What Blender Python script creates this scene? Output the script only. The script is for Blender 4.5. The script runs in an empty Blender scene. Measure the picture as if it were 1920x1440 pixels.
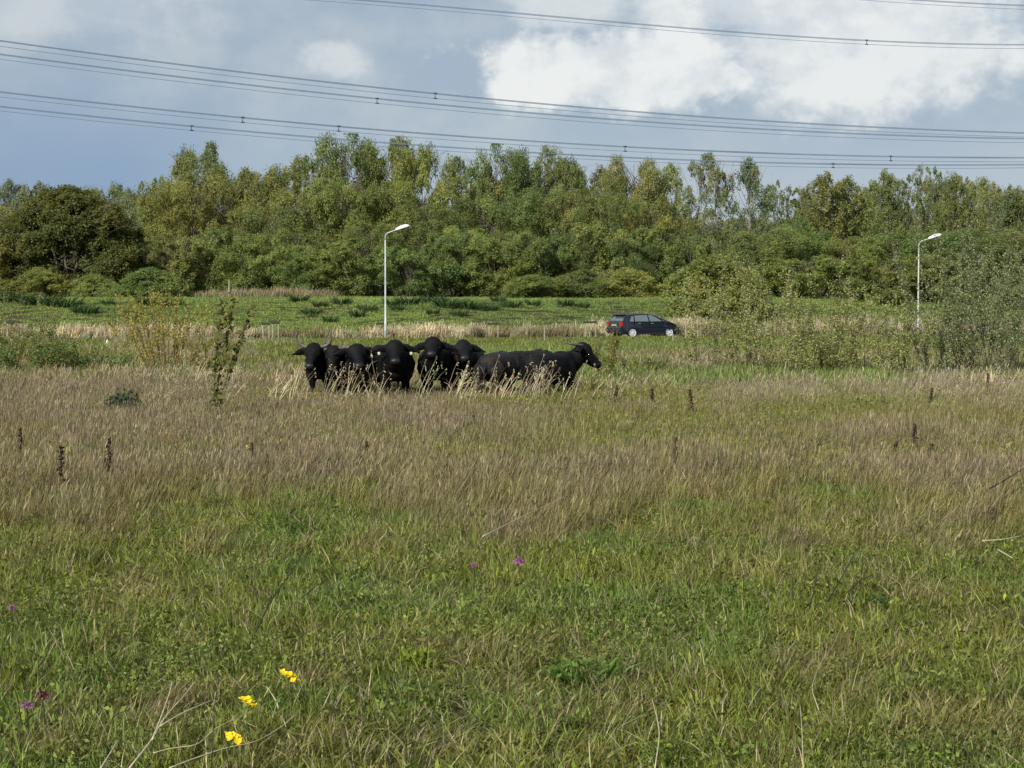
import bpy, bmesh, math, random
import numpy as np
from mathutils import Vector, Matrix, noise

random.seed(7)
RNG = np.random.default_rng(11)
scene = bpy.context.scene
col = scene.collection
R = math.radians

# ------------------------------------------------------------------ camera
F = 3400.0            # focal length in pixels of a 1920-wide picture
H = 2.4               # eye height on the low dyke
PITCH = math.atan((720 - 558) / F)
cam_d = bpy.data.cameras.new('camera')
cam_d.sensor_width = 36.0
cam_d.lens = F / 1920.0 * 36.0
cam_d.clip_start = 0.5
cam_d.clip_end = 6000
cam = bpy.data.objects.new('camera', cam_d)
cam.location = (0, 0, H)
cam.rotation_euler = (math.pi / 2 - PITCH, 0, 0)
col.objects.link(cam)
scene.camera = cam

# ------------------------------------------------------------------ light
SUN_EL, SUN_AZ = 34.0, 211.0      # degrees; azimuth clockwise from +Y (north): behind the camera, to the left
sd = Vector((math.sin(R(SUN_AZ)) * math.cos(R(SUN_EL)), math.cos(R(SUN_AZ)) * math.cos(R(SUN_EL)), math.sin(R(SUN_EL))))
sun_d = bpy.data.lights.new('sun', 'SUN')
sun_d.energy = 4.5
sun_d.angle = R(1.5)
sun_d.color = (1.0, 0.96, 0.89)
sun = bpy.data.objects.new('sun', sun_d)
sun.rotation_euler = (-sd).to_track_quat('-Z', 'Y').to_euler()
sun.location = (-30, -30, 60)
col.objects.link(sun)

scene.view_settings.view_transform = 'Standard'
scene.view_settings.look = 'None'
scene.view_settings.gamma = 1.0
scene.view_settings.exposure = 0.66
scene.view_settings.use_curve_mapping = False
scene.cycles.max_bounces = 6
scene.cycles.diffuse_bounces = 3
scene.cycles.transparent_max_bounces = 6

world = bpy.data.worlds.new('World')
scene.world = world
world.use_nodes = True
nt = world.node_tree
nt.nodes.clear()


class NT:
    """small node-building helper"""
    def __init__(s, tree):
        s.t = tree

    def n(s, typ, ins=None, **props):
        nd = s.t.nodes.new(typ)
        for k, v in props.items():
            setattr(nd, k, v)
        if ins:
            for k, v in ins.items():
                sock = nd.inputs[k]
                if isinstance(v, bpy.types.NodeSocket):
                    s.t.links.new(v, sock)
                else:
                    sock.default_value = v
        return nd

    def m(s, op, a, b=0.0, c=None, clamp=False):
        ins = {0: a, 1: b}
        if c is not None:
            ins[2] = c
        return s.n('ShaderNodeMath', ins, operation=op, use_clamp=clamp).outputs[0]

    def mix(s, f, a, b, mode='MIX'):
        nd = s.n('ShaderNodeMix', None, data_type='RGBA', blend_type=mode)
        for idx, v in ((0, f), (6, a), (7, b)):
            if isinstance(v, bpy.types.NodeSocket):
                s.t.links.new(v, nd.inputs[idx])
            else:
                nd.inputs[idx].default_value = v
        return nd.outputs[2]

    def ramp(s, f, a, b, lo=0.0, hi=1.0, smooth=True):
        nd = s.n('ShaderNodeMapRange', {'Value': f, 'From Min': a, 'From Max': b, 'To Min': lo, 'To Max': hi})
        if smooth:
            nd.interpolation_type = 'SMOOTHSTEP'
        return nd.outputs[0]


w = NT(nt)
sky = w.n('ShaderNodeTexSky', sky_type='NISHITA', sun_disc=False, sun_elevation=R(SUN_EL), sun_rotation=R(SUN_AZ))
tc = w.n('ShaderNodeTexCoord')
sep = w.n('ShaderNodeSeparateXYZ', {0: tc.outputs['Generated']})
az = w.m('MULTIPLY', w.m('ARCTAN2', sep.outputs[0], sep.outputs[1]), 34.0)      # angle east of the view, 1 unit = 1.7 degrees
el = w.m('MULTIPLY', w.m('ARCSINE', sep.outputs[2]), 34.0)
crd = w.n('ShaderNodeCombineXYZ', {0: az, 1: el, 2: 3.3}).outputs[0]


def sknoise(scale, detail, rough=0.55, off=0.0, sy=1.0):
    mp = w.n('ShaderNodeMapping', {'Vector': crd, 'Location': (off, off * 0.7, 0), 'Scale': (1, sy, 1)})
    return w.n('ShaderNodeTexNoise', {'Vector': mp.outputs[0], 'Scale': scale, 'Detail': detail, 'Roughness': rough}).outputs[0]


n_big = sknoise(0.16, 4, 0.5, 3.1, 2.2)
n_mid = sknoise(0.55, 5, 0.55, 8.4, 1.5)
n_fine = sknoise(1.3, 7, 0.6, 1.7, 1.2)
n_curl = sknoise(4.5, 6, 0.6, 5.2, 1.1)


def blob(cx, cy, rx, ry, soft=0.9, amp=0.9):
    """cloud body centred at angular position cx, cy (pixels/100 from the horizon centre); ragged by noise"""
    dx = w.m('DIVIDE', w.m('SUBTRACT', az, cx), rx)
    dy = w.m('DIVIDE', w.m('SUBTRACT', el, cy), ry)
    d = w.m('SQRT', w.m('ADD', w.m('MULTIPLY', dx, dx), w.m('MULTIPLY', dy, dy)))
    d = w.m('ADD', d, w.m('MULTIPLY', w.m('SUBTRACT', n_fine, 0.5), -amp * 1.6))
    d = w.m('ADD', d, w.m('MULTIPLY', w.m('SUBTRACT', n_mid, 0.5), -amp))
    return w.ramp(w.m('ADD', d, w.m('MULTIPLY', w.m('SUBTRACT', n_curl, 0.5), -0.22)), 1.0 + soft * 0.35, 1.0 - soft * 0.45)


def SX(px): return (px - 960) / 100.0
def SY(py): return (558 - py) / 100.0


# blue-grey deck: bluer low on the left, greyer above
deck = w.mix(w.ramp(n_big, 0.38, 0.62), (0.235, 0.345, 0.50, 1), (0.39, 0.47, 0.555, 1))
deck = w.mix(w.ramp(el, 0.8, 4.2), deck, w.mix(w.ramp(n_mid, 0.35, 0.7), (0.34, 0.42, 0.52, 1), (0.46, 0.525, 0.575, 1)))
deck = w.mix(w.m('MULTIPLY', w.ramp(az, -2.0, 6.0), w.ramp(el, 4.0, 1.5)), deck, (0.43, 0.495, 0.575, 1))
lowblue = w.m('MULTIPLY', w.ramp(az, -2.5, -8.0), w.ramp(el, 4.6, 2.2))
deck = w.mix(w.m('MULTIPLY', lowblue, 0.8), deck, (0.205, 0.315, 0.495, 1))
# cumulus
b1 = blob(SX(1165), SY(140), 2.85, 0.80, 0.6, 0.8)
b2 = blob(SX(1600), SY(90), 3.1, 1.35, 0.8, 0.7)
b3 = blob(SX(1500), SY(0), 3.0, 0.95, 0.8, 0.55)
b4 = blob(SX(625), SY(126), 0.60, 0.30, 1.1, 1.1)
b5 = blob(SX(1060), SY(10), 1.1, 0.6, 0.9, 0.7)
b6 = blob(SX(150), SY(30), 2.6, 0.7, 1.1, 0.8)
cl_any = w.ramp(sknoise(0.33, 7, 0.58, 21.0, 1.8), 0.54, 0.68)
cl_any = w.m('MULTIPLY', cl_any, w.m('MAXIMUM', w.ramp(el, 5.6, 8.0), w.ramp(w.m('ABSOLUTE', az), 11.0, 14.0)))
mk = w.m('MAXIMUM', w.m('MAXIMUM', b1, w.m('MULTIPLY', b2, 0.9)), w.m('MULTIPLY', b3, 0.95))
mk = w.m('MAXIMUM', mk, w.m('MULTIPLY', b4, 0.5))
mk = w.m('MAXIMUM', mk, w.m('MULTIPLY', b5, 0.6))
mk = w.m('MAXIMUM', mk, w.m('MULTIPLY', b6, 0.28))
mk = w.m('MAXIMUM', mk, cl_any)
cwhite = w.mix(w.ramp(w.m('ADD', w.m('MULTIPLY', n_mid, 0.55), w.m('MULTIPLY', n_fine, 0.45)), 0.38, 0.58), (0.64, 0.68, 0.71, 1), (0.83, 0.84, 0.825, 1))
cloudcol = w.mix(mk, deck, cwhite)
gain = w.n('ShaderNodeVectorMath', {0: cloudcol, 3: 6.45}, operation='SCALE').outputs[0]
cover = w.mix(0.93, sky.outputs[0], gain)
bg = w.n('ShaderNodeBackground', {'Color': cover, 'Strength': 0.1})
w.n('ShaderNodeOutputWorld', {'Surface': bg.outputs[0]})


# ------------------------------------------------------------------ placing helpers
cp, sp = math.cos(PITCH), math.sin(PITCH)


def W(px, py, Y):
    """world point seen at picture position (1920x1440 pixels) at depth Y"""
    u, v = (px - 960) / F, (720 - py) / F
    d = (u, cp + v * sp, -sp + v * cp)
    k = Y / d[1]
    return Vector((d[0] * k, Y, H + d[2] * k))


def G(px, py, z=0.0):
    """world point at picture position on the plane of height z"""
    u, v = (px - 960) / F, (720 - py) / F
    d = (u, cp + v * sp, -sp + v * cp)
    k = (z - H) / d[2]
    return Vector((d[0] * k, d[1] * k, z))


def to_px(x, y, z):
    dz = np.asarray(z) - H
    depth = np.asarray(y) * cp - dz * sp
    up = np.asarray(y) * sp + dz * cp
    return 960 + F * np.asarray(x) / depth, 720 - F * up / depth


def sstep(a, b, t):
    t = np.clip((np.asarray(t, dtype=float) - a) / (b - a), 0, 1)
    return t * t * (3 - 2 * t)


def reed_y(x):
    """front edge of the reed belt behind the road; bends away to the right"""
    x = np.asarray(x, dtype=float)
    return 106.0 + 0.36 * (np.logaddexp(0, (x + 6.0) / 3.0) * 3.0) * (1 - 0.15 * sstep(20, 60, x))


_gx = RNG.random((5, 3))


def wob(x, y):
    x = np.asarray(x, dtype=float); y = np.asarray(y, dtype=float)
    s = 0
    for i, (a, b, c) in enumerate(_gx):
        f = 0.35 * (1.7 ** i) * 0.35
        s = s + np.sin(x * f * (0.7 + a) + b * 9) * np.cos(y * f * (0.7 + b) + c * 9) / (1.5 ** i)
    return s / 2.2


def gz(x, y):
    s = np.asarray(y, dtype=float) - reed_y(x)
    z = 2.25 * sstep(5.0, 24.0, s) + 3.2 * sstep(62.0, 170.0, s)
    z = z + 0.05 * wob(x, y) * sstep(8, 20, y) * (1 - sstep(-14, -9, s) * (1 - sstep(4, 8, s)))
    z = z + 0.16 * wob(np.asarray(x) * 1.7, np.asarray(y) * 1.3 + 40) * sstep(6, 14, s)
    return z


# ------------------------------------------------------------------ mesh helpers
class Geo:
    def __init__(s):
        s.v, s.f, s.n, s.at = [], [], 0, []

    def add(s, verts, faces, attr=0.5):
        verts = np.asarray(verts, dtype=float).reshape(-1, 3)
        if np.isscalar(attr):
            attr = np.full(len(verts), attr)
        s.v.append(verts)
        s.at.append(np.asarray(attr, dtype=float))
        faces = np.asarray(faces, dtype=int)
        s.f.append(faces + s.n)
        s.n += len(verts)

    def mesh(s, name, smooth=False):
        me = bpy.data.meshes.new(name)
        v = np.concatenate(s.v)
        me.vertices.add(len(v))
        me.vertices.foreach_set('co', v.ravel())
        loops = np.concatenate([f.ravel() for f in s.f])
        sizes = np.concatenate([np.full(len(f), f.shape[1]) for f in s.f])
        me.loops.add(len(loops))
        me.loops.foreach_set('vertex_index', loops)
        me.polygons.add(len(sizes))
        starts = np.concatenate([[0], np.cumsum(sizes)[:-1]])
        me.polygons.foreach_set('loop_start', starts)
        me.polygons.foreach_set('loop_total', sizes)
        if smooth:
            me.polygons.foreach_set('use_smooth', np.ones(len(sizes), dtype=bool))
        a = me.attributes.new('shade', 'FLOAT', 'POINT')
        a.data.foreach_set('value', np.concatenate(s.at))
        me.update(calc_edges=True)
        return me


def tube(g, pts, rad, k=6, attr=0.5, cap=True):
    pts = np.asarray(pts, dtype=float)
    n = len(pts)
    rad = np.full(n, rad) if np.isscalar(rad) else np.asarray(rad, dtype=float)
    t = np.gradient(pts, axis=0)
    t /= np.linalg.norm(t, axis=1, keepdims=True) + 1e-9
    ref = np.array([1.0, 0, 0]) if abs(t[0][0]) < 0.8 else np.array([0, 1.0, 0])
    a = np.cross(t, ref); a /= np.linalg.norm(a, axis=1, keepdims=True) + 1e-9
    b = np.cross(t, a)
    ang = np.arange(k) * 2 * math.pi / k
    ring = pts[:, None] + rad[:, None, None] * (np.cos(ang)[None, :, None] * a[:, None] + np.sin(ang)[None, :, None] * b[:, None])
    i = np.arange(n - 1)[:, None]; j = np.arange(k)[None]
    fa = np.stack([i * k + j, i * k + (j + 1) % k, (i + 1) * k + (j + 1) % k, (i + 1) * k + j], -1).reshape(-1, 4)
    g.add(ring.reshape(-1, 3), fa, attr)
    if cap:
        g.f.append(np.array([np.arange(k)[::-1] + g.n - n * k]))
        g.f.append(np.array([np.arange(k) + g.n - k]))


def blades(g, base, h, wd, az_, lean, curve, attr, twist=None):
    """curved tapering grass blades"""
    n = len(base)
    ld = np.stack([np.cos(az_), np.sin(az_), np.zeros(n)], -1)
    tw = RNG.random(n) * math.pi * 2 if twist is None else twist
    sd_ = np.stack([np.cos(tw), np.sin(tw), np.zeros(n)], -1)
    lv = [0, 0.38, 0.75, 1.0]; wf = [0.8, 1.0, 0.7, 0]
    V = []
    for s, f in zip(lv, wf):
        c = base + ld * (h * (lean * s + curve * s * s))[:, None]
        c[:, 2] += h * (s - 0.42 * curve * s * s * (1 + 0.5 * s))
        if f > 0:
            V += [c - sd_ * (wd * f * 0.5)[:, None], c + sd_ * (wd * f * 0.5)[:, None]]
        else:
            V += [c]
    V = np.stack(V, 1).reshape(-1, 3)
    o = (np.arange(n) * 7)[:, None]
    q = np.concatenate([o + [0, 1, 3, 2], o + [2, 3, 5, 4]])
    tr = o + [4, 5, 6]
    g.add(V, q, np.repeat(attr, 7))
    g.f.append(tr + g.n - n * 7)


def leaves(g, c, ln, wd, out=None, attr=None, up=0.35):
    n = len(c)
    nr = RNG.normal(size=(n, 3))
    if out is not None:
        nr = nr + out * 0.9
    nr[:, 2] += up
    nr /= np.linalg.norm(nr, axis=1, keepdims=True) + 1e-9
    a = np.cross(nr, RNG.normal(size=(n, 3))); a /= np.linalg.norm(a, axis=1, keepdims=True) + 1e-9
    b = np.cross(nr, a)
    ln = np.broadcast_to(ln, n)[:, None]; wd = np.broadcast_to(wd, n)[:, None]
    V = np.stack([c - a * ln * .5, c + b * wd * .5 + nr * ln * .06, c + a * ln * .5, c - b * wd * .5 + nr * ln * .06], 1).reshape(-1, 3)
    g.add(V, (np.arange(n) * 4)[:, None] + [0, 1, 2, 3], np.repeat(RNG.random(n) if attr is None else attr, 4))


# ------------------------------------------------------------------ materials
MATS = {}


def mat_base(name):
    m = bpy.data.materials.new(name)
    m.use_nodes = True
    m.node_tree.nodes.clear()
    MATS[name] = m
    return m, NT(m.node_tree)


def leafy(name, source, lo=0.55, hi=1.35, trans=0.3, straw=None, rough=0.6, hue=None, spec=0.25, young=False):
    """thin plant matter: source is 'tint' (instance colour), 'object' (object colour) or an rgb"""
    m, t = mat_base(name)
    if source == 'tint':
        c = t.n('ShaderNodeAttribute', attribute_type='INSTANCER', attribute_name='tint').outputs['Color']
    elif source == 'object':
        c = t.n('ShaderNodeObjectInfo').outputs['Color']
    else:
        c = t.n('ShaderNodeRGB').outputs[0]
        c.default_value = (*source, 1)
    sh = t.n('ShaderNodeAttribute', attribute_type='GEOMETRY', attribute_name='shade').outputs['Fac']
    shf = t.m('FRACT', sh)
    k = t.ramp(shf, 0, 1, lo, hi, False)
    c2 = t.n('ShaderNodeVectorMath', {0: c, 3: k}, operation='SCALE').outputs[0]
    if hue:
        hs = t.n('ShaderNodeObjectInfo') if source == 'object' else None
        geo = t.n('ShaderNodeNewGeometry')
        nz = t.n('ShaderNodeTexNoise', {'Vector': geo.outputs['Position'], 'Scale': hue, 'Detail': 2.0}).outputs[0]
        warm = t.mix(1.0, c2, (1.05, 1.01, 0.92, 1), 'MULTIPLY')
        cool = t.mix(1.0, c2, (0.95, 1.0, .96, 1), 'MULTIPLY')
        c2 = t.mix(t.ramp(nz, 0.35, 0.65), cool, warm)
    if young:      # young leaves are yellower and paler than old ones
        c2 = t.mix(shf, t.mix(1.0, c2, (0.86, 1.0, 0.95, 1), 'MULTIPLY'), t.mix(1.0, c2, (1.10, 1.05, 0.85, 1), 'MULTIPLY'))
    if straw:
        isstraw = t.m('GREATER_THAN', sh, 0.9999)
        st = t.n('ShaderNodeVectorMath', {0: (*straw, ), 3: k}, operation='SCALE').outputs[0]
        c2 = t.mix(isstraw, c2, st)
    pr = t.n('ShaderNodeBsdfPrincipled', {'Base Color': c2, 'Roughness': rough, 'Specular IOR Level': spec})
    tl = t.n('ShaderNodeBsdfTranslucent', {'Color': t.mix(1.0, c2, (1.25, 1.2, 0.6, 1), 'MULTIPLY')})
    mx = t.n('ShaderNodeMixShader', {0: trans, 1: pr.outputs[0], 2: tl.outputs[0]})
    t.n('ShaderNodeOutputMaterial', {'Surface': mx.outputs[0]})
    return m


def solid(name, c, rough=0.7, metal=0.0, scale=6.0, var=0.25, spec=0.3, bump=0.0, coat=0.0, tr=0.0):
    m, t = mat_base(name)
    tcn = t.n('ShaderNodeTexCoord')
    nz = t.n('ShaderNodeTexNoise', {'Vector': tcn.outputs['Object'], 'Scale': scale, 'Detail': 5.0, 'Roughness': 0.6}).outputs[0]
    k = t.ramp(nz, 0.3, 0.7, 1 - var, 1 + var)
    rgb = t.n('ShaderNodeVectorMath', {0: tuple(c), 3: k}, operation='SCALE').outputs[0]
    pr = t.n('ShaderNodeBsdfPrincipled', {'Base Color': rgb, 'Roughness': rough, 'Metallic': metal, 'Specular IOR Level': spec, 'Coat Weight': coat, 'Transmission Weight': tr})
    if bump:
        bp = t.n('ShaderNodeBump', {'Height': nz, 'Strength': bump, 'Distance': 0.02})
        t.t.links.new(bp.outputs[0], pr.inputs['Normal'])
    t.n('ShaderNodeOutputMaterial', {'Surface': pr.outputs[0]})
    return m


M_grass = leafy('grass_blades', 'tint', 0.38, 1.55, 0.3, straw=(0.30, 0.25, 0.15))
M_crown = leafy('tree_leaves', 'object', 0.66, 1.36, 0.48, hue=0.22, young=True)
M_bark = solid('bark', (0.10, 0.085, 0.062), 0.9, scale=4, bump=0.4)
M_palebark = solid('pale_bark', (0.20, 0.19, 0.15), 0.9, scale=4, bump=0.4)
M_twig = solid('shoot_bark', (0.16, 0.10, 0.035), 0.8)
M_hide = None
M_horn = solid('horn', (0.075, 0.07, 0.06), 0.5, scale=14, var=0.35)
M_muzzle = solid('muzzle_skin', (0.009, 0.0092, 0.010), 0.5, scale=20)
M_eye = solid('eye', (0.008, 0.007, 0.006), 0.12, spec=0.6)
M_tag = solid('tag_plastic', (0.62, 0.60, 0.36), 0.4, var=0.05)
M_pole = solid('painted_pole', (0.34, 0.37, 0.34), 0.5, scale=3, var=0.18)
M_lamp = solid('lamp_shell', (0.62, 0.62, 0.62), 0.35, var=0.04)
M_lampglass = solid('lamp_lens', (0.22, 0.23, 0.24), 0.25, var=0.05)
M_cable = solid('cable', (0.13, 0.18, 0.24), 0.6, var=0.05)
M_spacer = solid('cable_clamp', (0.03, 0.032, 0.036), 0.6, var=0.05)
M_paint = solid('car_paint', (0.005, 0.008, 0.018), 0.28, scale=2, var=0.1, spec=0.5, coat=0.6)
M_glass = solid('car_glass', (0.22, 0.26, 0.26), 0.08, metal=0.75, var=0.02, spec=0.6, coat=0.5)
M_tyre = solid('tyre', (0.02, 0.02, 0.02), 0.85)
M_rim = solid('rim', (0.62, 0.63, 0.65), 0.4, metal=0.3, var=0.06)
M_red = solid('tail_lamp', (0.28, 0.025, 0.018), 0.2, var=0.1, coat=0.5)
M_clear = solid('head_lamp', (0.6, 0.62, 0.62), 0.15, var=0.05, coat=0.6)
M_plate = solid('plate', (0.30, 0.25, 0.12), 0.4, var=0.03)
M_black = solid('black_plastic', (0.018, 0.018, 0.018), 0.6)
M_chrome = solid('bright_trim', (0.55, 0.56, 0.58), 0.25, metal=0.8, var=0.03)
M_wood = solid('weathered_wood', (0.22, 0.20, 0.14), 0.85, scale=8, bump=0.3)
M_darkwood = solid('dark_wood', (0.035, 0.028, 0.022), 0.8, scale=8)
M_white = solid('white_post_paint', (0.7, 0.7, 0.66), 0.5)
M_orange = solid('signal_red', (0.55, 0.08, 0.04), 0.5)
M_dock = solid('dock_seed', (0.060, 0.038, 0.022), 0.9, scale=40, var=0.5)
M_drystem = solid('bleached_stem', (0.38, 0.33, 0.21), 0.8, scale=12)
M_greenstem = solid('green_stem', (0.07, 0.09, 0.03), 0.7)
M_darkstem = solid('dark_stem', (0.018, 0.015, 0.010), 0.85, scale=12)
M_yellow = leafy('yellow_petals', (0.80, 0.56, 0.01), 0.8, 1.1, 0.25)
M_purple = leafy('purple_petals', (0.28, 0.10, 0.26), 0.7, 1.2, 0.25)
M_crimson = leafy('dark_red_leaf', (0.09, 0.015, 0.02), 0.7, 1.2, 0.2)
M_weed = leafy('weed_leaf', 'object', 0.6, 1.4, 0.3)

# asphalt
M_road = solid('asphalt', (0.06, 0.06, 0.062), 0.9, scale=30, var=0.2)

# ground below the grass
mg, t = mat_base('field_soil')
geo_n = t.n('ShaderNodeNewGeometry')
n1 = t.n('ShaderNodeTexNoise', {'Vector': geo_n.outputs['Position'], 'Scale': 0.35, 'Detail': 6.0}).outputs[0]
n2 = t.n('ShaderNodeTexNoise', {'Vector': geo_n.outputs['Position'], 'Scale': 9.0, 'Detail': 6.0, 'Roughness': 0.7}).outputs[0]
cA = t.mix(t.ramp(n1, 0.4, 0.6), (0.045, 0.055, 0.020, 1), (0.075, 0.062, 0.036, 1))
cB = t.mix(t.ramp(n2, 0.35, 0.65), (0.02, 0.022, 0.01, 1), cA)
prg = t.n('ShaderNodeBsdfPrincipled', {'Base Color': cB, 'Roughness': 0.95, 'Specular IOR Level': 0.1})
bpn = t.n('ShaderNodeBump', {'Height': n2, 'Strength': 0.6, 'Distance': 0.05})
t.t.links.new(bpn.outputs[0], prg.inputs['Normal'])
t.n('ShaderNodeOutputMaterial', {'Surface': prg.outputs[0]})

# hide
mh, t = mat_base('buffalo_hide')
tcn = t.n('ShaderNodeTexCoord')
nz = t.n('ShaderNodeTexNoise', {'Vector': tcn.outputs['Object'], 'Scale': 2.2, 'Detail': 4.0}).outputs[0]
fur = t.n('ShaderNodeTexNoise', {'Vector': tcn.outputs['Object'], 'Scale': 45.0, 'Detail': 4.0, 'Roughness': 0.7}).outputs[0]
oi = t.n('ShaderNodeObjectInfo')
hc = t.mix(t.ramp(nz, 0.45, 0.7), (0.0036, 0.0036, 0.0042, 1), (0.008, 0.0068, 0.006, 1))
hc = t.mix(1.0, hc, oi.outputs['Color'], 'MULTIPLY')
hc2 = t.n('ShaderNodeVectorMath', {0: hc, 3: t.ramp(fur, 0.3, 0.7, 0.6, 1.5)}, operation='SCALE').outputs[0]
prh = t.n('ShaderNodeBsdfPrincipled', {'Base Color': hc2, 'Roughness': 0.62, 'Specular IOR Level': 0.10})
bph = t.n('ShaderNodeBump', {'Height': fur, 'Strength': 0.5, 'Distance': 0.02})
t.t.links.new(bph.outputs[0], prh.inputs['Normal'])
t.n('ShaderNodeOutputMaterial', {'Surface': prh.outputs[0]})
M_hide = mh


# ------------------------------------------------------------------ object helpers
def obj(name, me, m=None, parent=None, loc=None):
    o = bpy.data.objects.new(name, me)
    col.objects.link(o)
    if m and me is not None and not me.materials:
        me.materials.append(m)
    if parent:
        o.parent = parent
    if loc is not None:
        o.location = loc
    return o


def tag(o, label=None, cat=None, group=None, kind=None):
    if label: o['label'] = label
    if cat: o['category'] = cat
    if group: o['group'] = group
    if kind: o['kind'] = kind
    return o


def thing(name, label, cat, loc=(0, 0, 0), rz=0.0, group=None):
    o = bpy.data.objects.new(name, None)
    o.empty_display_size = 0.3
    col.objects.link(o)
    o.location = loc
    o.rotation_euler = (0, 0, rz)
    return tag(o, label, cat, group)


def copy_tree(o, parent=None):
    c = o.copy()
    col.objects.link(c)
    c.parent = parent
    for ch in list(o.children):
        copy_tree(ch, c)
    return c


def bm_mesh(bm, name, smooth=False):
    me = bpy.data.meshes.new(name)
    bmesh.ops.recalc_face_normals(bm, faces=bm.faces)
    bm.to_mesh(me); bm.free()
    if smooth:
        for p in me.polygons: p.use_smooth = True
    return me


def box_bm(bm, c, s, rot=None):
    mt = Matrix.Translation(c)
    if rot is not None: mt = mt @ rot
    r = bmesh.ops.create_cube(bm, size=1.0, matrix=mt @ Matrix.Diagonal((*s, 1)))
    return r['verts']


# ================================================================== SETTING
# ---- ground: one sheet out to the horizon, finer where the picture looks
xs = np.concatenate([np.linspace(-2500, -110, 10), np.linspace(-90, 110, 161), np.linspace(130, 2500, 10)])
ys = np.concatenate([np.linspace(-300, -10, 5), np.linspace(0, 190, 153), np.linspace(210, 4000, 16)])
X, Y = np.meshgrid(xs, ys)
Z = gz(X, Y)
rc = Y - reed_y(X)
g = Geo()
nx_, ny_ = len(xs), len(ys)
i = np.arange(ny_ - 1)[:, None]; j = np.arange(nx_ - 1)[None]
g.add(np.stack([X, Y, Z], -1).reshape(-1, 3), np.stack([i * nx_ + j, i * nx_ + j + 1, (i + 1) * nx_ + j + 1, (i + 1) * nx_ + j], -1).reshape(-1, 4))
ground = obj('ground', g.mesh('ground', True), mg)
tag(ground, kind='structure')

# ---- road with edge lines behind the verge
g = Geo()
rx = np.linspace(-80, 90, 120)
ry = reed_y(rx) - 3.6
dx = np.gradient(rx); dy = np.gradient(ry); ln = np.hypot(dx, dy)
nxv, nyv = -dy / ln, dx / ln
top = 0.03
rows = [(-2.6, top), (2.6, top)]
P = [np.stack([rx + nxv * o, ry + nyv * o, np.full_like(rx, z)], -1) for o, z in rows]
k = np.arange(len(rx) - 1)[:, None]
g.add(np.concatenate(P), np.concatenate([k, k + 1, k + 1 + len(rx), k + len(rx)], 1))
tag(obj('road', g.mesh('road'), M_road), kind='structure')
for o_ in (-2.35, 2.35):
    g = Geo()
    P = [np.stack([rx + nxv * (o_ + e), ry + nyv * (o_ + e), np.full_like(rx, top + 0.004)], -1) for e in (-0.06, 0.06)]
    g.add(np.concatenate(P), np.concatenate([k, k + 1, k + 1 + len(rx), k + len(rx)], 1))
    tag(obj('road_marking', g.mesh('road_marking'), M_white), kind='structure')

# ================================================================== GRASS PROTOTYPES
def proto_col(name, meshes, m):
    c = bpy.data.collections.new(name)
    for q, me in enumerate(meshes):
        me.materials.append(m)
        o = bpy.data.objects.new('%s_variant_%02d' % (name, q), me)
        c.objects.link(o)
    return c


def disc(n, r):
    a = RNG.random(n) * 2 * math.pi; q = np.sqrt(RNG.random(n)) * r
    return np.stack([q * np.cos(a), q * np.sin(a), np.zeros(n)], -1)


def green_tuft(n, r, h0, h1, wd, lean=0.35, curve=0.5, dry=0.12):
    g = Geo()
    h = h0 + (h1 - h0) * RNG.random(n) ** 1.3
    at = RNG.random(n) * 0.98
    at[RNG.random(n) < dry] += 1.0
    blades(g, disc(n, r), h, wd * (0.6 + 0.8 * RNG.random(n)), RNG.random(n) * 6.283, lean * RNG.random(n), curve * RNG.random(n), at)
    return g


def add_broad(g, n, r, h, sz):
    c = disc(n, r); c[:, 2] = h * (0.3 + 0.8 * RNG.random(n))
    leaves(g, c, sz * (0.6 + RNG.random(n)), sz * 0.45, up=1.2, attr=RNG.random(n) * 0.98)


def dry_tuft(n, r, h0, h1, wd, head=True, windy=0.3, ns=None):
    g = Geo()
    h = h0 + (h1 - h0) * RNG.random(n)
    at = RNG.random(n) * 0.98
    az_ = RNG.normal(0.0, 0.9, n)          # the wind bends the stems to the right
    b = disc(n, r); lean = windy * RNG.random(n); cv = 0.25 * RNG.random(n)
    blades(g, b, h, wd * (0.5 + 0.7 * RNG.random(n)), az_, lean, cv, at)
    if head:
        tip = b + np.stack([np.cos(az_), np.sin(az_), np.zeros(n)], -1) * (h * (lean + cv))[:, None]
        tip[:, 2] += h * (1 - 0.63 * cv)
        sel = RNG.random(n) < 0.22
        m_ = sel.sum()
        tp = tip[sel].copy(); tp[:, 2] -= .05 + 1.5 * wd
        blades(g, tp, np.full(m_, .07 + 4 * wd), np.full(m_, .005 + 1.1 * wd), az_[sel], lean[sel] * 1.3, cv[sel], at[sel])
    return g


P_near = proto_col('meadow_tuft', [(lambda g: (add_broad(g, 6, .13, .12, .05), g)[1])(green_tuft(64, 0.17, 0.05, 0.19, 0.0072, 0.7, 0.9)).mesh('t') for q in range(10)]
                   + [green_tuft(50, 0.14, 0.08, 0.25, 0.006, 0.45, 0.7, 0.25).mesh('t') for q in range(5)], M_grass)
P_neardry = proto_col('dry_meadow_tuft', [dry_tuft(48, 0.15, 0.14, 0.42, 0.0055, True, 0.5).mesh('t') for q in range(8)], M_grass)
P_mid = proto_col('field_tuft', [(lambda g: (add_broad(g, 5, .2, .25, .07), g)[1])(green_tuft(60, 0.36, 0.12, 0.34, 0.009, 0.25, 0.4, 0.2)).mesh('t') for q in range(8)], M_grass)
P_middry = proto_col('dry_field_tuft', [dry_tuft(66, 0.42, 0.12, 0.50, 0.0060, True, 0.09).mesh('t') for q in range(8)], M_grass)
P_far = proto_col('verge_tuft', [green_tuft(60, 0.42, 0.16, 0.42, 0.026, 0.3, 0.5, 0.08).mesh('t') for q in range(6)], M_grass)
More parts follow.
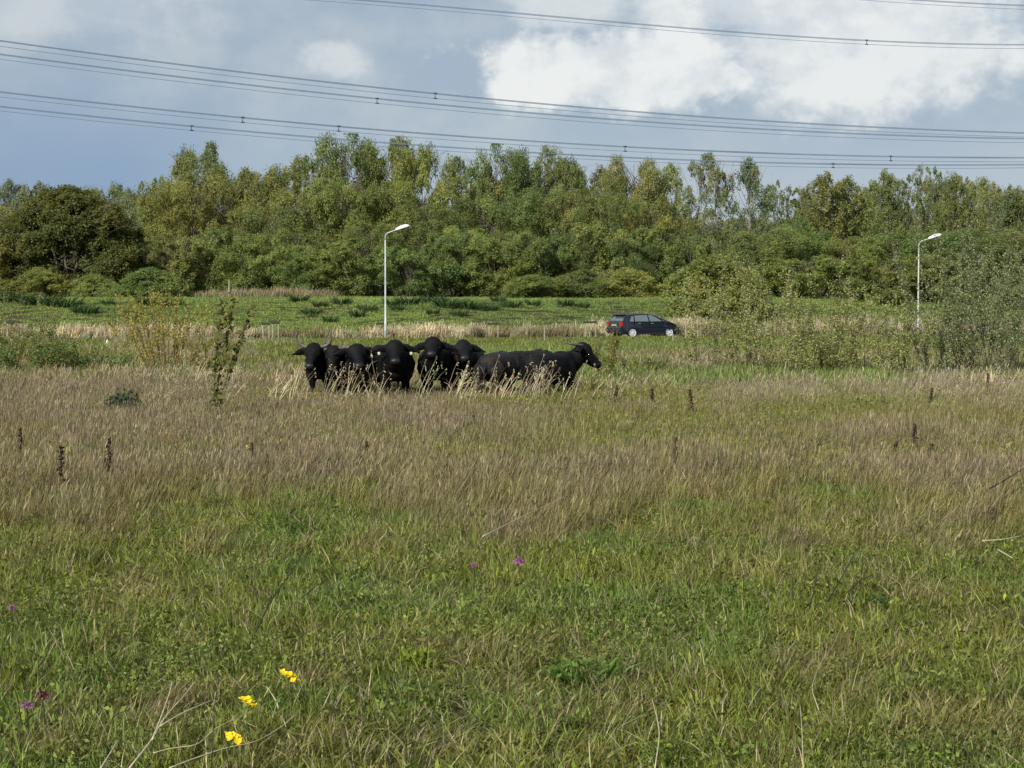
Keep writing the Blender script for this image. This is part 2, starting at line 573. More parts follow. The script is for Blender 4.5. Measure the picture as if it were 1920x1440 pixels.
P_fardry = proto_col('dry_verge_tuft', [dry_tuft(50, 0.42, 0.4, 0.85, 0.02, True, 0.3).mesh('t') for q in range(6)], M_grass)
P_bank = proto_col('bank_tuft', [green_tuft(120, 0.75, 0.05, 0.20, 0.020, 0.6, 0.8, 0.02).mesh('t') for q in range(6)], M_grass)
P_reed = proto_col('reed_clump', [dry_tuft(46, 0.32, 0.55, 1.15, 0.028, True, 0.18).mesh('t') for q in range(6)], M_grass)


def herb_proto():
    g = Geo(); n = 44
    c = disc(n, .15); c[:, 2] = .04 + .13 * RNG.random(n)
    leaves(g, c, .018 + .028 * RNG.random(n), .010 + .010 * RNG.random(n), up=.7, attr=RNG.random(n) * .98)
    b = c.copy(); b[:, 2] = 0
    blades(g, b[:18], c[:18, 2] + .02, np.full(18, .0035), RNG.random(18) * 6.28, np.full(18, .1), np.full(18, .1), RNG.random(18) * .98)
    return g.mesh('t')


P_herb = proto_col('herb_patch', [herb_proto() for q in range(6)], M_grass)


def tall_proto():
    n = 4
    g = Geo()
    b = disc(n, 0.22); h = 0.65 + 0.5 * RNG.random(n); az_ = RNG.normal(0, 0.5, n)
    lean = 0.12 + 0.25 * RNG.random(n); cv = 0.1 + 0.2 * RNG.random(n); at = 0.4 + RNG.random(n) * 0.58
    blades(g, b, h, np.full(n, 0.013), az_, lean, cv, at, twist=RNG.normal(0, 0.5, n))
    tip = b + np.stack([np.cos(az_), np.sin(az_), np.zeros(n)], -1) * (h * (lean + cv) * 0.93)[:, None]
    tip[:, 2] += h * (0.94 - 0.6 * cv)
    for q in range(5):
        c = tip + RNG.normal(size=(n, 3)) * [0.010, 0.010, 0.05]
        leaves(g, c, 0.06, 0.018, attr=at, up=0)
    for q in range(1):      # dangling dry leaf blades
        s = 0.3 + 0.4 * RNG.random(n)
        c = b + np.stack([np.cos(az_), np.sin(az_), np.zeros(n)], -1) * (h * (lean * s + cv * s * s))[:, None]
        c[:, 2] += h * s
        blades(g, c, np.full(n, 0.28), np.full(n, 0.014), RNG.random(n) * 6.28, np.full(n, 0.4), np.full(n, 1.0), at)
    return g.mesh('t')


P_tall = proto_col('tall_stem_cluster', [tall_proto() for q in range(8)], M_grass)


def scatter(name, xy, protos, tint, scale, label=None, tilt=0.08, zoff=0.0):
    """one stuff object: tufts instanced on scattered points"""
    n = len(xy)
    z = gz(xy[:, 0], xy[:, 1]) + zoff
    me = bpy.data.meshes.new(name)
    me.vertices.add(n)
    me.vertices.foreach_set('co', np.column_stack([xy, z]).ravel())
    rot = np.column_stack([RNG.normal(0, tilt, n), RNG.normal(0, tilt, n), RNG.random(n) * 6.283 if protos not in (P_tall, P_middry, P_fardry, P_reed, P_neardry) else RNG.normal(0, 0.5, n)])
    a = me.attributes.new('rot', 'FLOAT_VECTOR', 'POINT'); a.data.foreach_set('vector', rot.ravel())
    a = me.attributes.new('sca', 'FLOAT_VECTOR', 'POINT'); a.data.foreach_set('vector', np.asarray(scale).reshape(n, 3).ravel())
    a = me.attributes.new('pick', 'INT', 'POINT'); a.data.foreach_set('value', RNG.integers(0, len(protos.objects), n))
    a = me.attributes.new('tint', 'FLOAT_COLOR', 'POINT'); a.data.foreach_set('color', np.column_stack([tint, np.ones(n)]).ravel())
    o = obj(name, me, M_grass)
    tag(o, label, None, None, 'stuff')
    ng = bpy.data.node_groups.new(name, 'GeometryNodeTree')
    ng.interface.new_socket('Geometry', in_out='INPUT', socket_type='NodeSocketGeometry')
    ng.interface.new_socket('Geometry', in_out='OUTPUT', socket_type='NodeSocketGeometry')
    gi = ng.nodes.new('NodeGroupInput'); go = ng.nodes.new('NodeGroupOutput')
    ci = ng.nodes.new('GeometryNodeCollectionInfo'); ci.inputs['Collection'].default_value = protos
    ci.inputs['Separate Children'].default_value = True
    ip = ng.nodes.new('GeometryNodeInstanceOnPoints'); ip.inputs['Pick Instance'].default_value = True

    def na(nm, dt):
        q = ng.nodes.new('GeometryNodeInputNamedAttribute'); q.data_type = dt; q.inputs['Name'].default_value = nm
        return q.outputs['Attribute']
    L = ng.links.new
    L(gi.outputs[0], ip.inputs['Points']); L(ci.outputs[0], ip.inputs['Instance'])
    L(na('pick', 'INT'), ip.inputs['Instance Index'])
    L(na('rot', 'FLOAT_VECTOR'), ip.inputs['Rotation'])
    L(na('sca', 'FLOAT_VECTOR'), ip.inputs['Scale'])
    L(ip.outputs[0], go.inputs[0])
    md = o.modifiers.new('scatter', 'NODES'); md.node_group = ng
    return o


def pts_between(y0, y1, dens, margin=1.2, slope=0.2824, side=2.6):
    """uniform random points of the widening field between two depths, with a few metres to spare on both sides"""
    w1 = slope * margin * y1 + side
    n = int(dens * 2 * w1 * (y1 - y0))
    yy = RNG.uniform(y0, y1, n); xx = RNG.uniform(-w1, w1, n)
    k = np.abs(xx) < slope * margin * yy + side
    return np.column_stack([xx, yy])[k]


_tab = np.random.default_rng(5).random((256, 256))


def vnoise(x, y, f, seed=0.0):
    x = np.asarray(x, dtype=float) * f + seed * 13.1; y = np.asarray(y, dtype=float) * f * .7 + seed * 7.7
    tot, amp, wsum = 0, 1.0, 0
    for o_ in range(3):
        xi, yi = np.floor(x).astype(int), np.floor(y).astype(int)
        fx, fy = x - xi, y - yi
        fx, fy = fx * fx * (3 - 2 * fx), fy * fy * (3 - 2 * fy)
        v = (_tab[(yi) % 256, (xi) % 256] * (1 - fx) + _tab[(yi) % 256, (xi + 1) % 256] * fx) * (1 - fy) + (_tab[(yi + 1) % 256, xi % 256] * (1 - fx) + _tab[(yi + 1) % 256, (xi + 1) % 256] * fx) * fy
        tot = tot + v * amp; wsum += amp; amp *= .55; x = x * 2.03 + 5; y = y * 2.03 + 9
    return np.clip((tot / wsum - .5) * 1.5 + .5, 0, 1)


def bump2(px, py, cx, cy, rx_, ry_):
    return np.exp(-(((px - cx) / rx_) ** 2 + ((py - cy) / ry_) ** 2))


GREEN = np.array([0.138, 0.164, 0.025]); LUSH = np.array([0.106, 0.158, 0.025]); OLIVE = np.array([0.176, 0.164, 0.048])
BROWN = np.array([0.222, 0.180, 0.118]); STRAW = np.array([0.36, 0.31, 0.20]); PINK = np.array([0.29, 0.24, 0.175])
VERGE = np.array([0.150, 0.192, 0.052]); BANKG = np.array([0.215, 0.285, 0.072]); DARKG = np.array([0.045, 0.075, 0.024])


def dryness(x, y):
    """how much of the sward is last year's dry growth; the meadow's own patches"""
    px, py = to_px(x, y, 0)
    n = vnoise(x, y, 0.42, 3.0) * 0.5 + vnoise(x, y, 1.6, 9.0) * 0.5
    d = 0.03 + 0.66 * sstep(1060, 900, py) * (1 - 0.25 * sstep(300, 1500, px))
    d += 0.18 * sstep(900, 800, py) * sstep(1100, 200, px)
    d -= 0.45 * bump2(px, py, 1650, 770, 230, 40) + 0.25 * bump2(px, py, 1380, 800, 260, 40) + 0.3 * bump2(px, py, 1150, 850, 220, 30)
    d += 0.35 * bump2(px, py, 850, 1250, 150, 40) + 0.3 * bump2(px, py, 1480, 1260, 160, 60) + 0.35 * bump2(px, py, 330, 1330, 170, 60)
    d += 0.3 * bump2(px, py, 1480, 1130, 120, 40) + 0.3 * bump2(px, py, 1800, 960, 160, 60) + 0.35 * bump2(px, py, 80, 985, 220, 20)
    d += 0.25 * bump2(px, py, 900, 1420, 200, 30) - 0.3 * bump2(px, py, 500, 1000, 200, 45) - 0.2 * bump2(px, py, 1500, 1000, 200, 60)
    d += (n - 0.5) * 1.1
    return np.clip(d, 0, 1)


def tints(kind, n, var=0.24):
    return kind[None] * (1 + RNG.normal(0, var, (n, 1))).clip(0.5, 1.7) * (1 + RNG.normal(0, 0.06, (n, 3)))


def blend(a, b, t):
    return a * (1 - t[:, None]) + b * t[:, None]


# near and middle meadow
xy = pts_between(5.5, 24, 56)
d = dryness(xy[:, 0], xy[:, 1])
nn = vnoise(xy[:, 0], xy[:, 1], 0.9, 5.5)
isdry = RNG.random(len(xy)) < d * 0.8
gsel = ~isdry
p = xy[gsel]; n = len(p)
tc_ = blend(blend(tints(GREEN, n), tints(LUSH, n), sstep(0.45, 0.6, nn[gsel])), tints(OLIVE, n), np.clip(d[gsel] * 1.3, 0, 1))
hs = 0.45 + 1.1 * vnoise(p[:, 0], p[:, 1], 0.9, 2.2) + RNG.normal(0, 0.14, n)
scatter('meadow_grass', p, P_near, tc_, np.column_stack([np.ones(n), np.ones(n), hs.clip(0.5, 1.6)]), 'short green meadow grass in the foreground')
p = xy[isdry]; n = len(p)
px_, py_ = to_px(p[:, 0], p[:, 1], 0)
hs = 0.25 + 0.4 * vnoise(p[:, 0], p[:, 1], 0.9, 4.2) + 0.55 * sstep(1150, 950, py_) + RNG.normal(0, 0.1, n)
tc_ = blend(tints(OLIVE, n), tints(BROWN, n), np.clip(d[isdry] * 1.1 + RNG.normal(0, .2, n), 0, 1))
scatter('dry_meadow_grass', p, P_neardry, tc_, np.column_stack([np.ones(n), np.ones(n), hs.clip(0.3, 1.4)]), 'dry brown grass mixed into the green foreground')

xy = pts_between(22.5, 47, 24)
d = dryness(xy[:, 0], xy[:, 1])
px_, py_ = to_px(xy[:, 0], xy[:, 1], 0)
isdry = RNG.random(len(xy)) < (0.12 + d * 0.68)
p = xy[~isdry]; n = len(p)
tc_ = blend(tints(GREEN, n), tints(OLIVE, n), np.clip(d[~isdry], 0, 1))
scatter('field_grass', p, P_mid, tc_, np.column_stack([np.ones(n), np.ones(n), (0.9 + RNG.normal(0, .15, n)).clip(.4, 1.4)]), 'olive green grass in the middle of the field')
p = xy[isdry]; n = len(p)
pk = sstep(800, 730, py_[isdry]) * sstep(1000, 1500, px_[isdry])
tc_ = blend(blend(tints(OLIVE, n), tints(BROWN, n), np.clip(d[isdry] * 1.2 + RNG.normal(0, .25, n), 0, 1)), tints(PINK, n), pk * 0.8)
hs = (0.80 + 0.6 * (vnoise(p[:, 0], p[:, 1], 0.5, 7.7) - 0.5) + RNG.normal(0, .14, n)) * (1 - .32 * sstep(35, 38, p[:, 1]) * sstep(5, 4, p[:, 0]) * sstep(-7, -6, p[:, 0]))
scatter('dry_field_grass', p, P_middry, tc_, np.column_stack([np.ones(n), np.ones(n), hs.clip(.25, 1.4)]), 'brown dry grass with seed heads across the middle of the field')

# green verge up to the road, with straw at its near edge
xy = pts_between(46, 108, 6.5)
xy = xy[(xy[:, 1] < reed_y(xy[:, 0]) - 6.4)]
px_, py_ = to_px(xy[:, 0], xy[:, 1], 0)
nn = vnoise(xy[:, 0], xy[:, 1], 0.16, 1.5)
dd = sstep(705, 740, py_ + (nn - .5) * 40) * 0.6 + 0.5 * bump2(px_, py_, 320, 700, 160, 40) + 0.65 * bump2(px_, py_, 1330, 690, 120, 14) + 0.3 * sstep(1500, 1800, px_) * sstep(650, 690, py_)
isdry = RNG.random(len(xy)) < dd
p = xy[~isdry]; n = len(p)
tt = nn[~isdry]
tc_ = blend(blend(tints(VERGE, n), tints(GREEN, n), sstep(0.42, 0.62, tt)), tints(OLIVE, n), 0.6 * sstep(640, 700, py_[~isdry]) * sstep(0.3, 0.6, tt))
scatter('verge_grass', p, P_far, tc_, np.column_stack([np.ones(n), np.ones(n), (0.55 + 0.6 * sstep(100, 60, p[:, 1]) + RNG.normal(0, .15, n)).clip(.3, 1.6)]), 'bright green grass between the buffalo and the road')
p = xy[isdry]; n = len(p)
scatter('straw_grass', p, P_fardry, blend(tints(BROWN, n), tints(STRAW, n), RNG.random(n) * 0.8), np.column_stack([np.ones(n), np.ones(n), (0.55 + RNG.normal(0, .12, n)).clip(.3, 1.1)]), 'straw coloured grass at the near edge of the green verge')

# tall pale stems, thicker on the left and around the herd
xy = pts_between(36, 60, 1.5)
px_, py_ = to_px(xy[:, 0], xy[:, 1], 0)
nn = vnoise(xy[:, 0], xy[:, 1], 0.35, 4.4)
keep = RNG.random(len(xy)) < (0.95 * bump2(px_, py_, 300, 750, 230, 24) + 0.34 * bump2(px_, py_, 960, 758, 160, 14) + 0.16 * bump2(px_, py_, 700, 756, 160, 10) + 0.22 * bump2(px_, py_, 1250, 745, 160, 18) + 0.3 * bump2(px_, py_, 1700, 745, 300, 18) + 0.03) * sstep(0.3, 0.55, nn)
p = xy[keep]; n = len(p)
sc = 0.68 + RNG.normal(0, .15, n)
front = np.array([[(px - 960) / F * yq, yq] for px, yq in zip(RNG.choice([610, 640, 672, 700, 728, 790, 850, 868, 905, 930, 955, 975, 1000, 1020, 1040, 1065, 1080, 560, 1110, 1150], 38) + RNG.normal(0, 7, 38), RNG.uniform(39.3, 40.9, 38))])
p = np.concatenate([p, front]); n = len(p); sc = np.concatenate([sc, 1.0 + RNG.normal(0, .12, 38)])
scatter('tall_grass', p, P_tall, tints(STRAW, n, .15), np.column_stack([np.ones(n), np.ones(n), sc.clip(.5, 1.3)]), 'tall pale grass stems leaning to the right around the buffalo')

# reed belt behind the road
n = 5200
xx = RNG.uniform(-45, 60, n); t_ = RNG.random(n)
yy = reed_y(xx) + 0.3 + (2.2 + 2.4 * sstep(-10, 6, xx)) * t_
p = np.column_stack([xx, yy]); nn = vnoise(xx, yy, 0.25, 8.8)
keep = RNG.random(n) < 0.5 + 1.3 * (nn - 0.4) - .25 * sstep(5, 25, p[:, 0])
p = p[keep]; nn = nn[keep]; n = len(p)
tc_ = blend(tints(np.array([0.45, 0.39, 0.265]), n, .22) * (1 - .15 * sstep(0, 20, p[:, 0]))[:, None], tints(np.array([0.20, 0.17, 0.09]), n), sstep(0.5, 0.25, nn))
scatter('reeds', p, P_reed, tc_, np.column_stack([np.ones(n), np.ones(n), (0.30 + 0.36 * nn + 0.38 * sstep(-5, 10, p[:, 0]) + RNG.normal(0, .2, n)).clip(.2, 1.6)]), 'belt of pale dead reeds behind the road')

n = 900
xx = RNG.uniform(-24, -13, n); yy = RNG.uniform(136, 141, n)
keep = RNG.random(n) < vnoise(xx, yy, .5, 2.9) * sstep(-13, -16, xx) * .45
p = np.column_stack([xx, yy])[keep]; n = len(p)
scatter('crest_reeds', p, P_reed, tints(np.array([0.26, 0.23, 0.13]), n, .2), np.column_stack([np.ones(n), np.ones(n), (0.6 + RNG.normal(0, .18, n)).clip(.3, 1.5)]), 'straw coloured reeds under the trees on the left crest')

# low broad-leaved herbs in patches between the grass
xy = pts_between(5.5, 30, 22)
nn = vnoise(xy[:, 0], xy[:, 1], 1.1, 12.5)
keep = RNG.random(len(xy)) < sstep(.42, .68, nn) * (1 - .7 * dryness(xy[:, 0], xy[:, 1]))
p = xy[keep]; n = len(p)
scatter('meadow_herbs', p, P_herb, blend(tints(LUSH * .95, n, .2), tints(OLIVE, n, .2), RNG.random(n) * .6), np.column_stack([np.ones(n), np.ones(n), (1 + RNG.normal(0, .2, n)).clip(.4, 1.5)]), 'low broad-leaved herbs between the meadow grass')

# green bank
xy = pts_between(104, 172, 3.6)
s_ = xy[:, 1] - reed_y(xy[:, 0])
xy = xy[(s_ > 3.5) & (s_ < 46)]
nn = vnoise(xy[:, 0], xy[:, 1], 0.16, 6.1); n = len(xy)
tc_ = blend(tints(BANKG, n, .07), tints(np.array([0.175, 0.240, 0.062]), n, .07), sstep(0.46, 0.62, nn))
scatter('bank_grass', xy, P_bank, tc_, np.column_stack([np.ones(n), np.ones(n), (0.75 + RNG.normal(0, .2, n)).clip(.3, 1.5)]), 'fresh green grass on the bank behind the road')

# ================================================================== TREES
def branchy(kind, seed):
    """one tree of unit size (height 1, crown width 1): trunk mesh and crown mesh; kind sets its habit"""
    rs = np.random.default_rng(seed)
    P = dict(
        willow=dict(lobes=(38, .085, .15, 1.1, 24, 34, .5), stems=3, base=.10, limbs=15, elev=38, prof='round', clumps=640, leaf=76, sig=.040, ls=.0175, trunk=.018, aspect=1.0),
        ash=dict(lobes=(30, .05, .10, 1.1, 15, 26, .7), stems=2, base=.30, limbs=13, elev=55, prof='oval', clumps=280, leaf=60, sig=.038, ls=.016, trunk=.014, aspect=.8),
        poplar=dict(lobes=(34, .030, .062, 1.9, 12, 32, .35), stems=1, base=.12, limbs=20, elev=66, prof='column', clumps=260, leaf=60, sig=.030, ls=.015, trunk=.012, aspect=.4),
        bare=dict(lobes=(28, .020, .045, 1.8, 8, 26, .4), stems=1, base=.15, limbs=18, elev=64, prof='column', clumps=150, leaf=44, sig=.026, ls=.013, trunk=.011, aspect=.4),
        dome=dict(lobes=(120, .09, .14, .9, 34, 34, .2), stems=3, base=.02, limbs=20, elev=30, prof='dome', clumps=1300, leaf=70, sig=.044, ls=.021, trunk=.02, aspect=1.4),
        thicket=dict(lobes=(38, .07, .13, 1.35, 20, 40, .5), stems=4, base=.0, limbs=9, elev=58, prof='round', clumps=0, leaf=0, sig=0, ls=.022, trunk=.012, aspect=.9),
        bush=dict(lobes=(26, .16, .28, .9, 24, 34, .3), stems=5, base=.0, limbs=8, elev=45, prof='dome', clumps=300, leaf=80, sig=.07, ls=.038, trunk=.014, aspect=1.5),
    )[kind]
    prof = {
        'round': lambda t: np.sin(np.pi * np.clip(t * 0.68 + 0.14, 0, 1)) ** 0.6,
        'oval': lambda t: np.sin(np.pi * np.clip(t * 0.85 + 0.13, 0, 1)) ** 0.8,
        'column': lambda t: (np.clip(t * 4 + .35, 0, 1)) * (1.05 - np.clip(t, 0, 1) ** 3.0) ** 0.5,
        'dome': lambda t: (1 - np.clip(t, 0, 1) ** 2.3) ** 0.55 * (0.86 + .14 * np.clip(t * 4, 0, 1)),
    }[P['prof']]
    tr, cr = Geo(), Geo()
    asp = P['aspect']            # the mesh is built at this width/height ratio, the object scales it
    ends = []
    # lobes give the crown its uneven outline
    lob = rs.random((7, 3)) * 6.28
    def lobed(a, t):
        return 1 + 0.16 * np.sin(3 * a + lob[0, 0] + t * 5) + 0.13 * np.sin(5 * a + lob[1, 0] - t * 11) + 0.10 * np.sin(8 * a + lob[2, 1] + t * 17)
    for st in range(P['stems']):
        a0 = rs.random() * 6.28
        off = 0.02 if P['stems'] > 1 else 0
        spread = (0.12 if P['stems'] > 1 else 0.02) * asp
        pts = []
        top = (0.90 if P['prof'] != 'dome' else .8) * (1 - 0.15 * st / max(1, P['stems'] - 1) if P['stems'] > 1 else 1)
        for q in range(9):
            s = q / 8
            pts.append([math.cos(a0) * (off + spread * s) + rs.normal(0, .006), math.sin(a0) * (off + spread * s) + rs.normal(0, .006), top * s - (0.02 if q == 0 else 0)])
        pts = np.array(pts)
        r0 = P['trunk'] * (1 if P['stems'] == 1 else .75)
        tube(tr, pts, r0 * (1 - 0.85 * np.linspace(0, 1, 9)) , 6, rs.random())
        for li in range(P['limbs']):
            u = P['base'] + (0.95 - P['base']) * (li + rs.random()) / P['limbs']
            k_ = min(7.999, u / top * 8 if u < top else 7.99)
            b = pts[int(k_)] + (pts[int(k_) + 1] - pts[int(k_)]) * (k_ % 1)
            t = (u - P['base']) / (1 - P['base'])
            aa = li * 2.4 + rs.normal(0, .4) + st * 1.3
            ee = R(P['elev'] + rs.normal(0, 8))
            L = 0.5 * asp * prof(t) * lobed(aa, t) * (0.75 + .3 * rs.random()) / max(.35, math.cos(ee) ** .7)
            L = min(L * .8, max(.03, (.93 - u) / max(.2, math.sin(ee))))
            L = max(L, .03)
            d0 = np.array([math.cos(aa) * math.cos(ee), math.sin(aa) * math.cos(ee), math.sin(ee)])
            lp = [b]
            for q in range(1, 5):
                lp.append(lp[-1] + d0 * L / 4 + rs.normal(0, .01, 3) * (1, 1, .6) + np.array([0, 0, .004 if P['prof'] != 'dome' else -.006 * q]))
            lp = np.array(lp)
            tube(tr, lp, r0 * .38 * (1 - .8 * np.linspace(0, 1, 5)), 4, rs.random(), cap=False)
            for q in range(2, 5):
                for bb in range(2):
                    dd = d0 + rs.normal(0, .55, 3); dd /= np.linalg.norm(dd)
                    e = lp[q] + dd * L * .38 * rs.random()
                    tube(tr, np.array([lp[q], (lp[q] + e) / 2 + rs.normal(0, .004, 3), e]), [r0 * .13, r0 * .09, r0 * .04], 3, .5, cap=False)
                    ends.append(e)
            ends.append(lp[-1]); ends.append(lp[2])
    # the crown is a heap of leafy lobes, each a ragged shell of leaf sprays
    nl, rlo, rhi, zst, sub, K, fill = P['lobes']
    t = (np.arange(nl) + rs.random(nl)) / nl
    if P['prof'] != 'column': t = t ** .85
    a = np.arange(nl) * 2.4 + rs.normal(0, .5, nl)
    rl = rlo + (rhi - rlo) * rs.random(nl)
    if P['prof'] != 'column': rl *= 1.08 - .35 * t
    env = 0.5 * asp * prof(t)
    rr = np.maximum(0, env * np.array([lobed(x_, y_) for x_, y_ in zip(a, t)]) - rl * .85) * (1 - fill * rs.random(nl) ** 1.5)
    zc = P['base'] + rl * zst * .6 + (1 - P['base'] - rl * zst * 1.55) * t
    lc = np.stack([rr * np.cos(a), rr * np.sin(a), zc], -1)
    if P['prof'] == 'dome':
        zc = .02 + (1 - rl * 1.0 - .02) * t; rr = np.maximum(0, 0.5 * asp * prof(np.clip(zc / (1 - rl), 0, 1)) - rl * .7) * (.78 + .22 * rs.random(nl))
        lc = np.stack([rr * np.cos(a), rr * np.sin(a), zc], -1)
    lsh = np.clip(.5 + rs.normal(0, .16, nl), .12, .88)
    for q in range(nl):
        dv = rs.normal(size=(sub, 3)); dv[:, 2] = np.where(dv[:, 2] < -.6, -dv[:, 2], dv[:, 2])
        dv /= np.linalg.norm(dv, axis=1, keepdims=True)
        rs_ = rl[q] * (.72 + .42 * rs.random(sub))
        ssh = np.clip(lsh[q] + rs.normal(0, .13, sub), .02, .95)
        cid = np.repeat(np.arange(sub), K)
        sp_ = dv[cid] + rs.normal(0, .20, (len(cid), 3))
        c = lc[q] + sp_ * rs_[cid][:, None] * [1, 1, zst]
        out = dv[cid] * 1.3 + rs.normal(0, .15, (len(cid), 3))
        c[:, 2] = np.clip(c[:, 2], 0.005, 1.01)
        at = np.clip(ssh[cid] + rs.normal(0, .10, len(cid)), 0, .98)
        ls = P['ls'] * (.6 + .8 * rs.random(len(c)))
        leaves(cr, c, ls, ls * .55, out=out, attr=at, up=.2)
    for vv in tr.v:
        hi = vv[:, 2] > .93
        vv[hi, 2] = .93 + (vv[hi, 2] - .93) * .25
    m1, m2 = tr.mesh(kind + '_trunk', True), cr.mesh(kind + '_crown')
    return m1, m2, asp


PROTO = {}
for kd, cnt in (('willow', 4), ('ash', 3), ('poplar', 3), ('bare', 2), ('dome', 1), ('bush', 4), ('thicket', 4)):
    PROTO[kd] = [branchy(kd, 100 + 17 * q + len(kd) * 3) for q in range(cnt)]
NAME = dict(willow='willow_tree', ash='ash_tree', poplar='poplar_tree', bare='poplar_tree', dome='round_tree', bush='bush', thicket='bush')
_cnt = {}


def plant_tree(kind, px, top_py, width_px, Yd, tint, label, group=None, sink=0.0, cat=None):
    cat = cat or ('bush' if kind == 'bush' else 'tree')
    sub_ = kind == 'bush'
    if kind == 'bush' and Yd >= 148:
        kind = 'thicket'; top_py -= 34; width_px *= .78; tint = tuple(v * 1.14 for v in tint)
    elif kind == 'bush' and px > 1480:
        kind = 'thicket'; top_py -= 16; width_px *= .9; tint = tuple(v * 1.08 for v in tint)
    i_ = _cnt.get(kind, 0); _cnt[kind] = i_ + 1
    tm, cm, asp = PROTO[kind][i_ % len(PROTO[kind])]
    x = W(px, 558, Yd).x
    z0 = float(gz(x, Yd)) - sink
    if kind == 'willow' and 315 < top_py < 405 and Yd < 200: top_py -= 16
    ht = W(px, top_py, Yd).z - z0
    wd = width_px * Yd / F
    o = thing(NAME[kind], label, cat, (x, Yd, z0), RNG.random() * 6.28, group)
    sx = wd / asp * {'poplar': 1.3, 'bare': 1.3, 'willow': 1.14, 'ash': 1.12, 'dome': 1.12, 'bush': 1.05, 'thicket': 1.12}[kind]
    for nm, me, m_ in (('trunk', tm, M_bark if kind != 'ash' else M_palebark), ('crown', cm, M_crown)):
        if not me.materials: me.materials.append(m_)
        c = obj(nm, me, None, o)
        c.scale = (sx, sx, ht * 0.97)
        c.color = (*[v * (1 + random.uniform(-.05, .05)) for v in tint], 1)
    return o


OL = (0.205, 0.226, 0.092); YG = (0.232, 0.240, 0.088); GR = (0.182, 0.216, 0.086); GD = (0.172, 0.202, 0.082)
BR = (0.196, 0.204, 0.086); GY = (0.20, 0.215, 0.15); SG = (0.18, 0.208, 0.12); LG = (0.190, 0.218, 0.085)

